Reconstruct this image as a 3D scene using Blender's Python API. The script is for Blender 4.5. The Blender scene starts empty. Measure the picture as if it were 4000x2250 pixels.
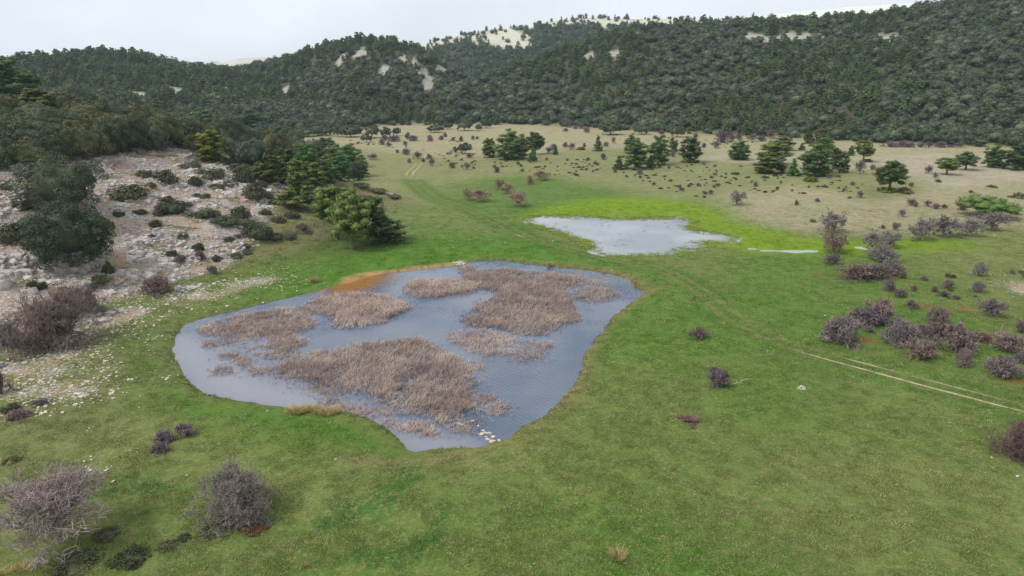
import bpy, math, random
import numpy as np

# ------------------------------------------------------------------ camera, sky, sun
W, H = 2576.0, 1449.0            # pixel frame in which photo positions were read
F = W * 24.0 / 36.0
CAM_Z = 28.0
HORIZON = 190.0
PITCH = math.atan((H / 2 - HORIZON) / F)

scene = bpy.context.scene
col = scene.collection
cam_d = bpy.data.cameras.new('camera')
cam_d.lens = 24.0
cam_d.sensor_width = 36.0
cam_d.clip_start = 0.5
cam_d.clip_end = 9000.0
cam = bpy.data.objects.new('camera', cam_d)
cam.location = (0, 0, CAM_Z)
cam.rotation_euler = (math.pi / 2 - PITCH, 0, 0)
col.objects.link(cam)
scene.camera = cam

SUN_EL, SUN_AZ = math.radians(50), math.radians(-118)      # azimuth from +Y towards +X
world = bpy.data.worlds.new('World')
scene.world = world
world.use_nodes = True
wt = world.node_tree
for n in list(wt.nodes):
    wt.nodes.remove(n)
w_out = wt.nodes.new('ShaderNodeOutputWorld')
w_bg = wt.nodes.new('ShaderNodeBackground')
w_bg.inputs['Strength'].default_value = 0.10
w_sky = wt.nodes.new('ShaderNodeTexSky')
w_sky.sky_type = 'NISHITA'
w_sky.sun_disc = False
w_sky.sun_elevation = SUN_EL
w_sky.sun_rotation = SUN_AZ
w_sky.dust_density = 2.0
w_tc = wt.nodes.new('ShaderNodeTexCoord')
w_map = wt.nodes.new('ShaderNodeMapping')
w_map.inputs['Scale'].default_value = (1.0, 1.0, 2.6)
w_noise = wt.nodes.new('ShaderNodeTexNoise')
w_noise.inputs['Scale'].default_value = 1.35
w_noise.inputs['Detail'].default_value = 5.0
w_ramp = wt.nodes.new('ShaderNodeMapRange')
w_ramp.inputs['From Min'].default_value = 0.38
w_ramp.inputs['From Max'].default_value = 0.62
w_ramp.inputs['To Min'].default_value = 0.50
w_ramp.inputs['To Max'].default_value = 1.0
w_mix = wt.nodes.new('ShaderNodeMix')
w_mix.data_type = 'RGBA'
w_mix.inputs[7].default_value = (8.3, 8.4, 8.45, 1)     # cloud sheet
wt.links.new(w_tc.outputs['Generated'], w_map.inputs['Vector'])
wt.links.new(w_map.outputs['Vector'], w_noise.inputs['Vector'])
wt.links.new(w_noise.outputs['Fac'], w_ramp.inputs['Value'])
wt.links.new(w_ramp.outputs['Result'], w_mix.inputs[0])
wt.links.new(w_sky.outputs['Color'], w_mix.inputs[6])
wt.links.new(w_mix.outputs[2], w_bg.inputs['Color'])
wt.links.new(w_bg.outputs['Background'], w_out.inputs['Surface'])

sun_d = bpy.data.lights.new('sun', 'SUN')
sun_d.energy = 2.4
sun_d.angle = math.radians(24)
sun_d.color = (1.0, 0.96, 0.9)
sun = bpy.data.objects.new('sun', sun_d)
sun.rotation_euler = (math.pi / 2 - SUN_EL, 0, math.pi - SUN_AZ)
sun.location = (-60, 40, 120)
col.objects.link(sun)

scene.view_settings.view_transform = 'Standard'
scene.view_settings.look = 'None'
scene.view_settings.exposure = 0.38
scene.view_settings.gamma = 1.0
scene.view_settings.use_curve_mapping = False
scene.cycles.use_denoising = True
scene.cycles.denoiser = 'OPENIMAGEDENOISE'
scene.cycles.denoising_input_passes = 'RGB_ALBEDO_NORMAL'
scene.cycles.denoising_prefilter = 'NONE'
scene.cycles.max_bounces = 5
scene.cycles.diffuse_bounces = 3
scene.cycles.glossy_bounces = 3
scene.cycles.transmission_bounces = 2
scene.cycles.volume_bounces = 0
scene.cycles.caustics_reflective = False
scene.cycles.caustics_refractive = False

rng = np.random.default_rng(11)
random.seed(5)
CP, SP = math.cos(PITCH), math.sin(PITCH)


# ------------------------------------------------------------------ small maths helpers
def sstep(a, b, x):
    t = np.clip((x - a) / (b - a), 0, 1)
    return t * t * (3 - 2 * t)


def _hash(ix, iy, seed):
    n = (ix.astype(np.int64) * 374761393 + iy.astype(np.int64) * 668265263 + seed * 1442695041) & 0xffffffff
    n = ((n ^ (n >> 13)) * 1274126177) & 0xffffffff
    return ((n ^ (n >> 16)) & 0xffff) / 65535.0


def vnoise(x, y, seed=0):
    ix, iy = np.floor(x), np.floor(y)
    fx, fy = x - ix, y - iy
    fx = fx * fx * (3 - 2 * fx)
    fy = fy * fy * (3 - 2 * fy)
    a = _hash(ix, iy, seed); b = _hash(ix + 1, iy, seed)
    c = _hash(ix, iy + 1, seed); d = _hash(ix + 1, iy + 1, seed)
    return (a * (1 - fx) + b * fx) * (1 - fy) + (c * (1 - fx) + d * fx) * fy


def fbm(x, y, scale, octv=4, seed=0):
    """about -1 .. 1; scale = size in metres of the largest lumps"""
    s = np.zeros_like(np.asarray(x, float)); a = 1.0; t = 0; f = 1.0 / scale
    for k in range(octv):
        s = s + a * (vnoise(x * f + 17.3 * k, y * f - 9.1 * k, seed + k) * 2 - 1)
        t += a; a *= 0.5; f *= 2.03
    return s / t


def ray(u, v):
    u = np.asarray(u, float); v = np.asarray(v, float)
    a = (u - W / 2) / F
    b = (v - H / 2) / F
    return a, CP - b * SP, -SP - b * CP


def flat(u, v, z=0.3):
    dx, dy, dz = ray(u, v)
    t = (z - CAM_Z) / dz
    return np.stack([dx * t, dy * t], -1)


def at_depth(u, v, y):
    dx, dy, dz = ray(u, v)
    t = y / dy
    return dx * t, y + 0 * t, CAM_Z + dz * t


def px(poly, z=0.3):
    p = np.array(poly, float)
    return flat(p[:, 0], p[:, 1], z)


def seg_dist(x, y, pts, closed):
    d = np.full(x.shape, 1e9)
    n = len(pts)
    for i in range(n if closed else n - 1):
        ax, ay = pts[i]; bx, by = pts[(i + 1) % n]
        ex, ey = bx - ax, by - ay
        t = np.clip(((x - ax) * ex + (y - ay) * ey) / (ex * ex + ey * ey + 1e-9), 0, 1)
        d = np.minimum(d, np.hypot(x - ax - t * ex, y - ay - t * ey))
    return d


def inside(x, y, pts):
    c = np.zeros(x.shape, bool)
    n = len(pts)
    for i in range(n):
        ax, ay = pts[i]; bx, by = pts[(i + 1) % n]
        cond = (ay > y) != (by > y)
        xi = ax + (y - ay) * (bx - ax) / (by - ay if by != ay else 1e-9)
        c ^= cond & (x < xi)
    return c


def sdist(x, y, pts, far=60.0):
    """signed distance to a polygon, negative inside; 'far' outside its neighbourhood"""
    x = np.asarray(x, float); y = np.asarray(y, float)
    lo = pts.min(0) - far; hi = pts.max(0) + far
    m = (x > lo[0]) & (x < hi[0]) & (y > lo[1]) & (y < hi[1])
    out = np.full(x.shape, float(far))
    if m.any():
        d = seg_dist(x[m], y[m], pts, True)
        out[m] = np.where(inside(x[m], y[m], pts), -d, np.minimum(d, far))
    return out


def smooth_poly(pts, n=2):
    p = np.asarray(pts, float)
    for _ in range(n):
        q = np.roll(p, -1, 0)
        p = np.stack([p * .75 + q * .25, p * .25 + q * .75], 1).reshape(-1, 2)
    return p


# ------------------------------------------------------------------ outlines read from the photograph
POND = smooth_poly(px([(437,860),(440,890),(450,925),(470,955),(510,985),(560,1003),(620,1010),(700,1020),(760,1030),
    (870,1034),(905,1045),(940,1062),(970,1080),(1000,1105),(1040,1131),(1060,1134),(1100,1128),(1150,1125),(1205,1126),
    (1240,1112),(1265,1100),(1310,1075),(1370,1040),(1420,1000),(1445,965),(1460,930),(1470,890),(1500,850),(1530,810),
    (1575,770),(1600,750),(1623,735),(1595,722),(1585,705),(1545,690),(1500,682),(1440,675),(1390,670),(1330,665),
    (1290,657),(1240,654),(1195,657),(1150,668),(1050,678),(950,690),(870,712),(800,733),(700,755),(620,775),(550,790),
    (490,805),(455,825),(445,845)], 0.0), 1)
POOL = smooth_poly(px([(1325,546),(1400,543),(1480,545),(1560,553),(1640,548),(1720,548),(1745,560),(1722,572),(1760,582),
    (1845,595),(1830,606),(1775,610),(1785,622),(1730,630),(1660,640),(1600,643),(1550,642),(1500,632),(1470,608),
    (1440,598),(1400,585),(1350,568)], 0.0), 1)
PUDDLE = smooth_poly(px([(1885,628),(1940,629),(1980,632),(2066,630),(2062,635),(2010,637),(1960,634),(1900,631)], 0.0), 1)
PUDDLE2 = smooth_poly(px([(2163,622),(2185,624),(2195,628),(2180,629),(2168,626)], 0.0), 1)
YELLOW = smooth_poly(px([(1315,545),(1340,525),(1400,515),(1470,500),(1560,496),(1700,502),(1800,520),(1850,560),(1990,588),
    (2080,600),(2160,602),(2300,600),(2440,608),(2440,626),(2300,636),(2100,640),(1900,634),(1850,618),(1770,612),(1830,606),
    (1845,592),(1750,572),(1700,545),(1500,542),(1330,552)]), 1)
LUSH = smooth_poly(px([(250,900),(300,820),(450,780),(700,725),(900,640),(1050,600),(1250,595),(1350,615),(1500,650),(1640,690),
    (1620,735),(1300,660),(1150,668),(950,690),(700,755),(490,805),(437,860),(450,925),(510,985),(700,1020),(900,1040),
    (1040,1135),(1040,1165),(800,1150),(600,1100),(450,1050),(330,1000)]), 1)
LUSH2 = smooth_poly(px([(1085,490),(1160,455),(1300,440),(1420,450),(1650,490),(1500,530),(1350,545),(1330,580),(1250,545),(1150,520)]), 1)
TAN = smooth_poly(px([(1800,500),(1950,470),(2150,490),(2200,520),(2300,480),(2576,420),(2900,420),(2900,580),(2576,575),
    (2300,590),(2100,588),(1950,583),(1850,545)]), 1)
TANFAR = smooth_poly(px([(600,330),(850,318),(1100,300),(1400,318),(1800,343),(2576,374),(2900,380),(2900,440),(2300,440),
    (2150,400),(1800,390),(1500,368),(1250,405),(950,385)]), 1)
BARE = smooth_poly(px([(2150,405),(2300,385),(2576,398),(2900,410),(2900,470),(2576,450),(2400,480),(2330,470),(2250,440),(2150,430),(1760,405),(1745,392),(1900,385)]), 1)
GRAVEL_R = smooth_poly(px([(2500,715),(2540,690),(2700,660),(2800,720),(2700,780),(2576,775),(2540,740)]), 1)
SCREE = smooth_poly(px([(-120,880),(60,790),(180,790),(330,765),(440,770),(350,810),(250,870),(230,925),(200,945),(240,965),
    (200,1010),(60,1020),(-120,1000)]), 1)
SCREE2 = smooth_poly(px([(420,745),(520,715),(650,690),(700,680),(690,715),(560,760),(470,780)]), 1)
ORANGE = smooth_poly(px([(838,716),(868,697),(955,683),(1060,672),(1150,661),(1185,657),(1150,674),(1000,694),(930,716),(870,735)], 0.0), 1)
BROWN = smooth_poly(px([(830,1165),(900,1155),(1000,1160),(1120,1150),(1230,1140),(1150,1170),(1020,1180),(900,1180)]), 1)
TRACK = [(2640,1045),(2576,1027),(2400,982),(2200,928),(2000,874),(1950,854),(1900,832),(1830,788),(1760,738),(1700,698),
    (1640,672),(1560,655),(1480,634),(1400,617),(1330,600),(1290,577),(1240,551),(1200,533),(1150,517),(1090,499),
    (1055,472),(1032,450),(1030,437),(1050,418),(1060,403),(1064,388),(1056,378),(1068,364),(1062,352)]
_tp = px(TRACK)
# resample the track evenly
_d = np.concatenate([[0], np.cumsum(np.hypot(*np.diff(_tp, axis=0).T))])
_s = np.arange(0, _d[-1], 1.0)
_k = np.ones(9) / 9
TRK = np.stack([np.interp(_s, _d, _tp[:, 0]), np.interp(_s, _d, _tp[:, 1])], -1)
TRK[4:-4, 0] = np.convolve(TRK[:, 0], _k, 'valid'); TRK[4:-4, 1] = np.convolve(TRK[:, 1], _k, 'valid')
BERM = px([(1000,655),(1150,635),(1300,615),(1420,632),(1520,655),(1640,685),(1720,740)])

_toe = px([(1085,505),(1000,545),(900,605),(700,668),(520,728),(380,775),(200,852),(0,935)])
TOE_Y = np.concatenate([[-200, 20], _toe[::-1, 1], [165, 188, 215, 250, 300, 420]])
TOE_X = np.concatenate([[-62, -52], _toe[::-1, 0], [-27, -50, -85, -135, -210, -420]])
o = np.argsort(TOE_Y); TOE_Y, TOE_X = TOE_Y[o], TOE_X[o]


def toe_s(x, y):
    w = 3.0 * fbm(x, y, 14, 3, 5)
    return (np.interp(y, TOE_Y, TOE_X) - x) * 0.86 + w


# ---- distant hills: ridge (u, v, y) and foot (y) per pixel column, turned into world profiles over x/y
def ridge(pts, lift):
    q, R, Z, B = [], [], [], []
    for u, v, y, foot in pts:
        X, Y, zz = at_depth(u, v + lift, y)
        q.append(X / Y); R.append(y); Z.append(float(zz)); B.append(foot)
    return np.array(q), np.array(R), np.array(Z), np.array(B)


def foot_y(u, v):
    return float(flat(u, v)[1])


HILLS = []
HILLS.append(ridge([(900,330,430,400),(1000,290,430,400),(1100,232,440,395),(1195,188,460,foot_y(1195,314)),(1300,150,480,foot_y(1300,317)),
    (1400,112,500,foot_y(1400,320)),(1500,84,510,foot_y(1500,326)),(1600,66,520,foot_y(1600,333)),(1700,52,520,foot_y(1700,338)),
    (1800,48,515,foot_y(1800,341)),(1900,43,505,foot_y(1900,344)),(2000,38,495,foot_y(2000,347)),(2100,34,490,foot_y(2100,353)),
    (2200,28,480,foot_y(2200,359)),(2300,6,470,foot_y(2300,364)),(2400,-14,460,foot_y(2400,367)),(2576,-40,450,foot_y(2576,371)),
    (2900,-70,430,foot_y(2900,376)),(3400,-90,400,230)], 17))
HILLS.append(ridge([(100,250,560,400),(300,210,580,390),(450,180,600,385),(600,166,600,380),(700,142,590,380),(800,114,575,385),
    (900,97,560,390),(950,92,555,foot_y(950,317)),(1000,98,550,foot_y(1000,316)),(1050,110,545,foot_y(1050,314)),(1100,141,535,foot_y(1100,313)),
    (1150,171,520,foot_y(1150,313)),(1190,190,510,foot_y(1190,314)),(1250,238,470,400),(1320,300,440,420),(1400,330,440,420)], 15))
HILLS.append(ridge([(-700,190,430,250),(-300,172,470,290),(-100,160,500,310),(0,154,510,320),(60,146,515,325),(150,127,520,330),(240,119,525,330),
    (330,123,525,330),(380,136,525,330),(430,150,525,335),(500,160,520,335),(570,167,515,340),(700,215,480,350),(800,255,450,360),
    (900,300,430,370),(1000,330,420,380)], 16))


def hills(x, y):
    z = np.full(np.shape(x), -5.0)
    yy = np.maximum(y, 1.0)
    q = x / yy
    wob = 1 + 0.05 * fbm(x, y, 120, 3, 21)
    for Q, R, Z, B in HILLS:
        r = np.interp(q, Q, R); zz = np.interp(q, Q, Z); b = np.interp(q, Q, B)
        t = (yy * wob - b) / (r - b)
        up = np.clip(t, 0, 1)
        prof = 0.62 * up + 0.38 * up * up * (3 - 2 * up)
        prof = np.where(t > 1, 1 - 0.45 * (t - 1), prof)
        h = zz * np.maximum(prof, -0.2) * np.where(t < 0, 0, 1)
        edge = (q < Q[0]) | (q > Q[-1])
        h = np.where(t <= 0, -5.0, h)
        z = np.maximum(z, np.where(edge & (q < Q[0]), h, h))
    z = z + np.where(z > 0, 1, 0) * 2.2 * fbm(x, y, 45, 4, 33) * sstep(2, 15, z)
    return z


def height_raw(x, y):
    base = 0.42 + 0.22 * fbm(x, y, 30, 3, 1) + 0.05 * fbm(x, y, 3.5, 3, 2)
    base += 0.5 * np.exp(-(seg_dist(x, y, BERM, False) / 4.5) ** 2)
    td = np.full(np.shape(x), 50.0)
    m = (y > 10) & (y < 420) & (np.abs(x) < 140)
    td[m] = seg_dist(x[m], y[m], TRK[::3], False)
    base -= 0.10 * np.exp(-(td / 2.0) ** 2)
    base += 1.3 * np.exp(-(((x - 92) / 28) ** 2 + ((y - 190) / 22) ** 2))       # low knoll below the pines
    s1 = sdist(x, y, POND, 30) + .55 * fbm(x, y, 2.6, 4, 6)
    rag = 0.35 * fbm(x, y, 1.6, 3, 8)
    base = np.where(s1 < 12, base * sstep(0, 7, s1) + np.clip(s1 + rag * .12, -3, 0.8) * 0.34 * sstep(12, 3, s1), base)
    s2 = np.minimum(np.minimum(sdist(x, y, POOL, 30) + 1.5 * fbm(x * .6, y, 5, 4, 7), sdist(x, y, PUDDLE, 30) + .5 * fbm(x * .5, y, 2, 3, 12)), sdist(x, y, PUDDLE2, 30))
    edge = 0.12 * fbm(x, y, 6.0, 4, 9) + 0.09 * fbm(x * .45, y, 1.6, 3, 10)
    base = np.where(s2 < 16, base * sstep(2, 16, s2) + np.clip(s2, -4, 3) * 0.040 * sstep(16, 4, s2) + edge * sstep(8, 0, np.abs(s2)) * .9, base)
    s = toe_s(x, y)
    sp = np.maximum(s, 0)
    hl = 26 * (1 - np.exp(-(sp / 58) ** 1.3))
    # rock ledges
    lev = hl / 2.3 + 0.9 * fbm(x, y, 16, 3, 41)
    fr = lev - np.floor(lev)
    terr = (sstep(0.62, 0.9, fr) - fr) * 1.5
    rocky = sstep(2, 8, sp) * (1 - sstep(42, 60, sp))
    hl = hl + terr * rocky * (0.45 + 0.55 * sstep(-.1, .3, fbm(x, y, 22, 2, 44))) + rocky * 0.35 * fbm(x, y, 2.2, 3, 45)
    z = base + hl
    z = np.maximum(z, hills(x, y))
    return z


# ------------------------------------------------------------------ terrain grid
def growing(start, step, factor, stop, smax):
    out = [start]
    while out[-1] < stop:
        step = min(step * factor, smax)
        out.append(out[-1] + step)
    return out[1:]


xs_p = list(np.arange(0, 72, 0.5)) + growing(71.5, 0.5, 1.03, 760, 7.0)
GX = np.array([-v for v in xs_p[:0:-1]] + xs_p)
GY = np.array(list(np.arange(-70, 22, 6.0)) + list(np.arange(22, 130, 0.5)) + growing(129.5, 0.5, 1.02, 760, 5.5))
MX, MY = np.meshgrid(GX, GY)
GZ = height_raw(MX.ravel(), MY.ravel()).reshape(MX.shape)


def ground(x, y):
    x = np.asarray(x, float); y = np.asarray(y, float)
    i = np.clip(np.searchsorted(GX, x) - 1, 0, len(GX) - 2)
    j = np.clip(np.searchsorted(GY, y) - 1, 0, len(GY) - 2)
    fx = np.clip((x - GX[i]) / (GX[i + 1] - GX[i]), 0, 1)
    fy = np.clip((y - GY[j]) / (GY[j + 1] - GY[j]), 0, 1)
    return (GZ[j, i] * (1 - fx) + GZ[j, i + 1] * fx) * (1 - fy) + (GZ[j + 1, i] * (1 - fx) + GZ[j + 1, i + 1] * fx) * fy


def drop(u, v):
    """first point where the pixel's ray meets the terrain: x, y, z, depth along the view axis"""
    dx, dy, dz = ray(np.atleast_1d(u), np.atleast_1d(v))
    n = len(dx)
    t = np.full(n, 20.0); hit = np.zeros(n, bool); prev = t.copy()
    while True:
        live = (~hit) & (t < 760)
        if not live.any():
            break
        x, y, z = dx * t, dy * t, CAM_Z + dz * t
        below = z < ground(x, y)
        newhit = live & below
        lo, hi = prev.copy(), t.copy()
        if newhit.any():
            for _ in range(18):
                mid = (lo + hi) / 2
                b = CAM_Z + dz * mid < ground(dx * mid, dy * mid)
                hi = np.where(b, mid, hi); lo = np.where(b, lo, mid)
            t = np.where(newhit, hi, t)
            hit |= newhit
        live &= ~newhit
        prev = np.where(live, t, prev)
        t = np.where(live, t * 1.008, t)
    x, y = dx * t, dy * t
    return x, y, ground(x, y), t


# ------------------------------------------------------------------ materials
def new_mat(name):
    m = bpy.data.materials.new(name)
    m.use_nodes = True
    nt = m.node_tree
    b = nt.nodes['Principled BSDF']
    return m, nt, b


def nd(nt, t, **kw):
    n = nt.nodes.new(t)
    for k, v in kw.items():
        if k.startswith('i_'):
            n.inputs[k[2:].replace('_', ' ')].default_value = v
        else:
            setattr(n, k, v)
    return n


def mixc(nt, a, b, fac, mode='MIX'):
    n = nt.nodes.new('ShaderNodeMix'); n.data_type = 'RGBA'; n.blend_type = mode
    for sock, val in ((n.inputs[0], fac), (n.inputs[6], a), (n.inputs[7], b)):
        if hasattr(val, 'links') or hasattr(val, 'is_linked'):
            nt.links.new(val, sock)
        elif isinstance(val, (int, float)):
            sock.default_value = val
        else:
            sock.default_value = (*val, 1) if len(val) == 3 else val
    return n.outputs[2]


def rng_node(nt, src, a, b, c=0.0, d=1.0):
    n = nt.nodes.new('ShaderNodeMapRange')
    n.inputs['From Min'].default_value = a; n.inputs['From Max'].default_value = b
    n.inputs['To Min'].default_value = c; n.inputs['To Max'].default_value = d
    nt.links.new(src, n.inputs['Value'])
    return n.outputs['Result']


def noise(nt, vec, scale, detail=5, rough=0.55, dist=0.0):
    n = nt.nodes.new('ShaderNodeTexNoise')
    n.inputs['Scale'].default_value = scale; n.inputs['Detail'].default_value = detail
    n.inputs['Roughness'].default_value = rough; n.inputs['Distortion'].default_value = dist
    nt.links.new(vec, n.inputs['Vector'])
    return n.outputs['Fac']


def mul(nt, a, b):
    n = nt.nodes.new('ShaderNodeMath'); n.operation = 'MULTIPLY'
    for s, v in ((n.inputs[0], a), (n.inputs[1], b)):
        if isinstance(v, (int, float)): s.default_value = v
        else: nt.links.new(v, s)
    return n.outputs[0]


def ground_material():
    m, nt, b = new_mat('meadow_and_rock')
    pos = nd(nt, 'ShaderNodeNewGeometry').outputs['Position']
    colr = nd(nt, 'ShaderNodeAttribute', attribute_name='gcol').outputs['Color']
    rock = nd(nt, 'ShaderNodeAttribute', attribute_name='rock').outputs['Fac']
    straw = nd(nt, 'ShaderNodeAttribute', attribute_name='straw').outputs['Fac']
    n0 = noise(nt, pos, 0.12, 4)
    n1 = noise(nt, pos, 0.7, 7, 0.65)
    n2 = noise(nt, pos, 3.2, 6, 0.7)
    n3 = noise(nt, pos, 11.0, 3, 0.7)
    c = mixc(nt, colr, (0.72, 0.86, 0.75), rng_node(nt, n0, 0.35, 0.65, 0.0, 0.6), 'MULTIPLY')
    c = mixc(nt, c, (0.66, 0.72, 0.62), rng_node(nt, n1, 0.46, 0.64), 'MULTIPLY')
    strawc = mixc(nt, (0.30, 0.275, 0.125), (0.20, 0.16, 0.08), n0)
    sfac = mul(nt, rng_node(nt, n2, 0.49, 0.62), straw)
    c = mixc(nt, c, strawc, sfac)
    n4 = noise(nt, pos, 5.5, 4, 0.75)
    c = mixc(nt, c, (0.48, 0.58, 0.44), rng_node(nt, n4, 0.53, 0.66, 0, 0.85), 'MULTIPLY')
    c = mixc(nt, c, (1.35, 1.3, 1.15), rng_node(nt, n3, 0.48, 0.34, 0, 1.0), 'MULTIPLY')
    # bare limestone and clay
    vo = nd(nt, 'ShaderNodeTexVoronoi', feature='DISTANCE_TO_EDGE')
    mp = nd(nt, 'ShaderNodeMapping'); mp.inputs['Scale'].default_value = (2.2, 3.6, 3.0)
    wv = mixc(nt, pos, nd(nt, 'ShaderNodeTexNoise').outputs['Color'], 0.0)
    nt.links.new(pos, mp.inputs['Vector'])
    nt.links.new(mp.outputs['Vector'], vo.inputs['Vector']); vo.inputs['Scale'].default_value = 1.1
    vc = nd(nt, 'ShaderNodeTexVoronoi'); vc.inputs['Scale'].default_value = 1.1
    nt.links.new(mp.outputs['Vector'], vc.inputs['Vector'])
    stone = mixc(nt, (0.36, 0.335, 0.315), (0.60, 0.55, 0.51), vc.outputs['Color'])
    clay = mixc(nt, (0.44, 0.29, 0.19), (0.50, 0.40, 0.31), n1)
    rk = mixc(nt, clay, stone, rng_node(nt, noise(nt, pos, 0.25, 7, .65), 0.46, 0.58))
    rk = mixc(nt, rk, (0.5, 0.45, 0.42), mul(nt, rng_node(nt, vo.outputs['Distance'], 0.10, 0.0), rng_node(nt, n1, 0.4, 0.6)), 'MULTIPLY')
    rk = mixc(nt, rk, (0.5, 0.5, 0.5), rng_node(nt, n3, 0.52, 0.72), 'MULTIPLY')
    veg = mixc(nt, (0.13, 0.135, 0.05), (0.22, 0.19, 0.09), n2)
    rk = mixc(nt, rk, veg, rng_node(nt, noise(nt, pos, 0.20, 7, .68), 0.52, 0.60))
    rfac = rng_node(nt, n2, 0.35, 0.65, -0.22, 0.22)
    ad = nt.nodes.new('ShaderNodeMath'); ad.operation = 'ADD'; ad.use_clamp = True
    nt.links.new(rock, ad.inputs[0]); nt.links.new(mul(nt, rfac, rng_node(nt, rock, 0, 0.2)), ad.inputs[1])
    c = mixc(nt, c, rk, rng_node(nt, ad.outputs[0], 0.35, 0.62))
    nt.links.new(c, b.inputs['Base Color'])
    b.inputs['Roughness'].default_value = 0.95
    b.inputs['Specular IOR Level'].default_value = 0.08
    hgt = nt.nodes.new('ShaderNodeMath'); hgt.operation = 'ADD'
    nt.links.new(n2, hgt.inputs[0]); nt.links.new(mul(nt, n3, 0.6), hgt.inputs[1])
    hg2 = nt.nodes.new('ShaderNodeMath'); hg2.operation = 'ADD'
    nt.links.new(hgt.outputs[0], hg2.inputs[0]); nt.links.new(mul(nt, mul(nt, rng_node(nt, vo.outputs['Distance'], 0, .12), rock), 1.2), hg2.inputs[1])
    bp = nd(nt, 'ShaderNodeBump', i_Strength=0.75, i_Distance=0.16)
    nt.links.new(hg2.outputs[0], bp.inputs['Height'])
    nt.links.new(bp.outputs['Normal'], b.inputs['Normal'])
    return m


def foliage_material(name, ca, cb, cc, scale=1.2):
    """leaf colour: varies from tree to tree and from clump to clump; object colour tints single trees"""
    m, nt, b = new_mat(name)
    oi = nd(nt, 'ShaderNodeObjectInfo')
    pos = nd(nt, 'ShaderNodeTexCoord').outputs['Object']
    n = noise(nt, pos, scale, 3, 0.6)
    c = mixc(nt, ca, cb, rng_node(nt, n, 0.36, 0.64))
    c = mixc(nt, c, cc, rng_node(nt, oi.outputs['Random'], 0.35, 1.0, 0, 0.85))
    c = mixc(nt, c, oi.outputs['Color'], 1.0, 'MULTIPLY')
    br = rng_node(nt, oi.outputs['Random'], 0, 1, 0.68, 1.34)
    hsv = nd(nt, 'ShaderNodeHueSaturation'); nt.links.new(br, hsv.inputs['Value']); nt.links.new(c, hsv.inputs['Color'])
    nt.links.new(hsv.outputs['Color'], b.inputs['Base Color'])
    b.inputs['Roughness'].default_value = 0.6
    b.inputs['Specular IOR Level'].default_value = 0.25
    return m


def plain_material(name, ca, cb, scale, rough=0.9, bump=0.0):
    m, nt, b = new_mat(name)
    oi = nd(nt, 'ShaderNodeObjectInfo')
    pos = nd(nt, 'ShaderNodeTexCoord').outputs['Object']
    n = noise(nt, pos, scale, 6, 0.62)
    c = mixc(nt, ca, cb, rng_node(nt, n, 0.35, 0.65))
    c = mixc(nt, c, oi.outputs['Color'], 1.0, 'MULTIPLY')
    hsv = nd(nt, 'ShaderNodeHueSaturation'); nt.links.new(rng_node(nt, oi.outputs['Random'], 0, 1, .82, 1.15), hsv.inputs['Value'])
    nt.links.new(c, hsv.inputs['Color'])
    nt.links.new(hsv.outputs['Color'], b.inputs['Base Color'])
    b.inputs['Roughness'].default_value = rough
    b.inputs['Specular IOR Level'].default_value = 0.15
    if bump:
        bp = nd(nt, 'ShaderNodeBump', i_Strength=bump, i_Distance=0.1)
        nt.links.new(noise(nt, pos, scale * 3, 6, .7), bp.inputs['Height']); nt.links.new(bp.outputs['Normal'], b.inputs['Normal'])
    return m


def water_material(name, deep, pale, ripple):
    m, nt, b = new_mat(name)
    pos = nd(nt, 'ShaderNodeNewGeometry').outputs['Position']
    big = noise(nt, pos, 0.055, 3, 0.5)
    c = mixc(nt, deep, pale, rng_node(nt, big, 0.40, 0.60))
    if ripple:
        # clay stirred up in the shallows below the orange bank
        clay = nd(nt, 'ShaderNodeAttribute', attribute_name='clay').outputs['Fac']
        calm_pale = nd(nt, 'ShaderNodeAttribute', attribute_name='calm_pale').outputs['Fac']
        c = mixc(nt, c, (0.210, 0.212, 0.248), calm_pale)  # paler tone along the near shore, where the ripples are weaker
        c = mixc(nt, c, (0.26, 0.12, 0.03), clay)
    nt.links.new(c, b.inputs['Base Color'])
    b.inputs['Roughness'].default_value = 0.07
    b.inputs['IOR'].default_value = 1.42
    b.inputs['Specular IOR Level'].default_value = 0.6
    wv = nd(nt, 'ShaderNodeTexWave', wave_type='BANDS', bands_direction='DIAGONAL')
    wv.inputs['Scale'].default_value = 0.95; wv.inputs['Distortion'].default_value = 5.0
    wv.inputs['Detail'].default_value = 2.0; wv.inputs['Detail Scale'].default_value = 0.7
    nt.links.new(pos, wv.inputs['Vector'])
    n2 = noise(nt, pos, 2.4, 3, .5)
    ad = nt.nodes.new('ShaderNodeMath'); ad.operation = 'ADD'
    nt.links.new(mul(nt, wv.outputs['Fac'], 0.6), ad.inputs[0]); nt.links.new(n2, ad.inputs[1])
    bp = nd(nt, 'ShaderNodeBump', i_Distance=0.05)
    rs_ = mul(nt, rng_node(nt, noise(nt, pos, 0.06, 2), 0.40, 0.58, 0.12, 1.0), ripple if ripple else 0.2)
    if ripple:
        rs_ = mul(nt, rs_, rng_node(nt, calm_pale, 0, 1, 1.0, 0.12))
    nt.links.new(rs_, bp.inputs['Strength'])
    nt.links.new(ad.outputs[0], bp.inputs['Height']); nt.links.new(bp.outputs['Normal'], b.inputs['Normal'])
    return m


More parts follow.
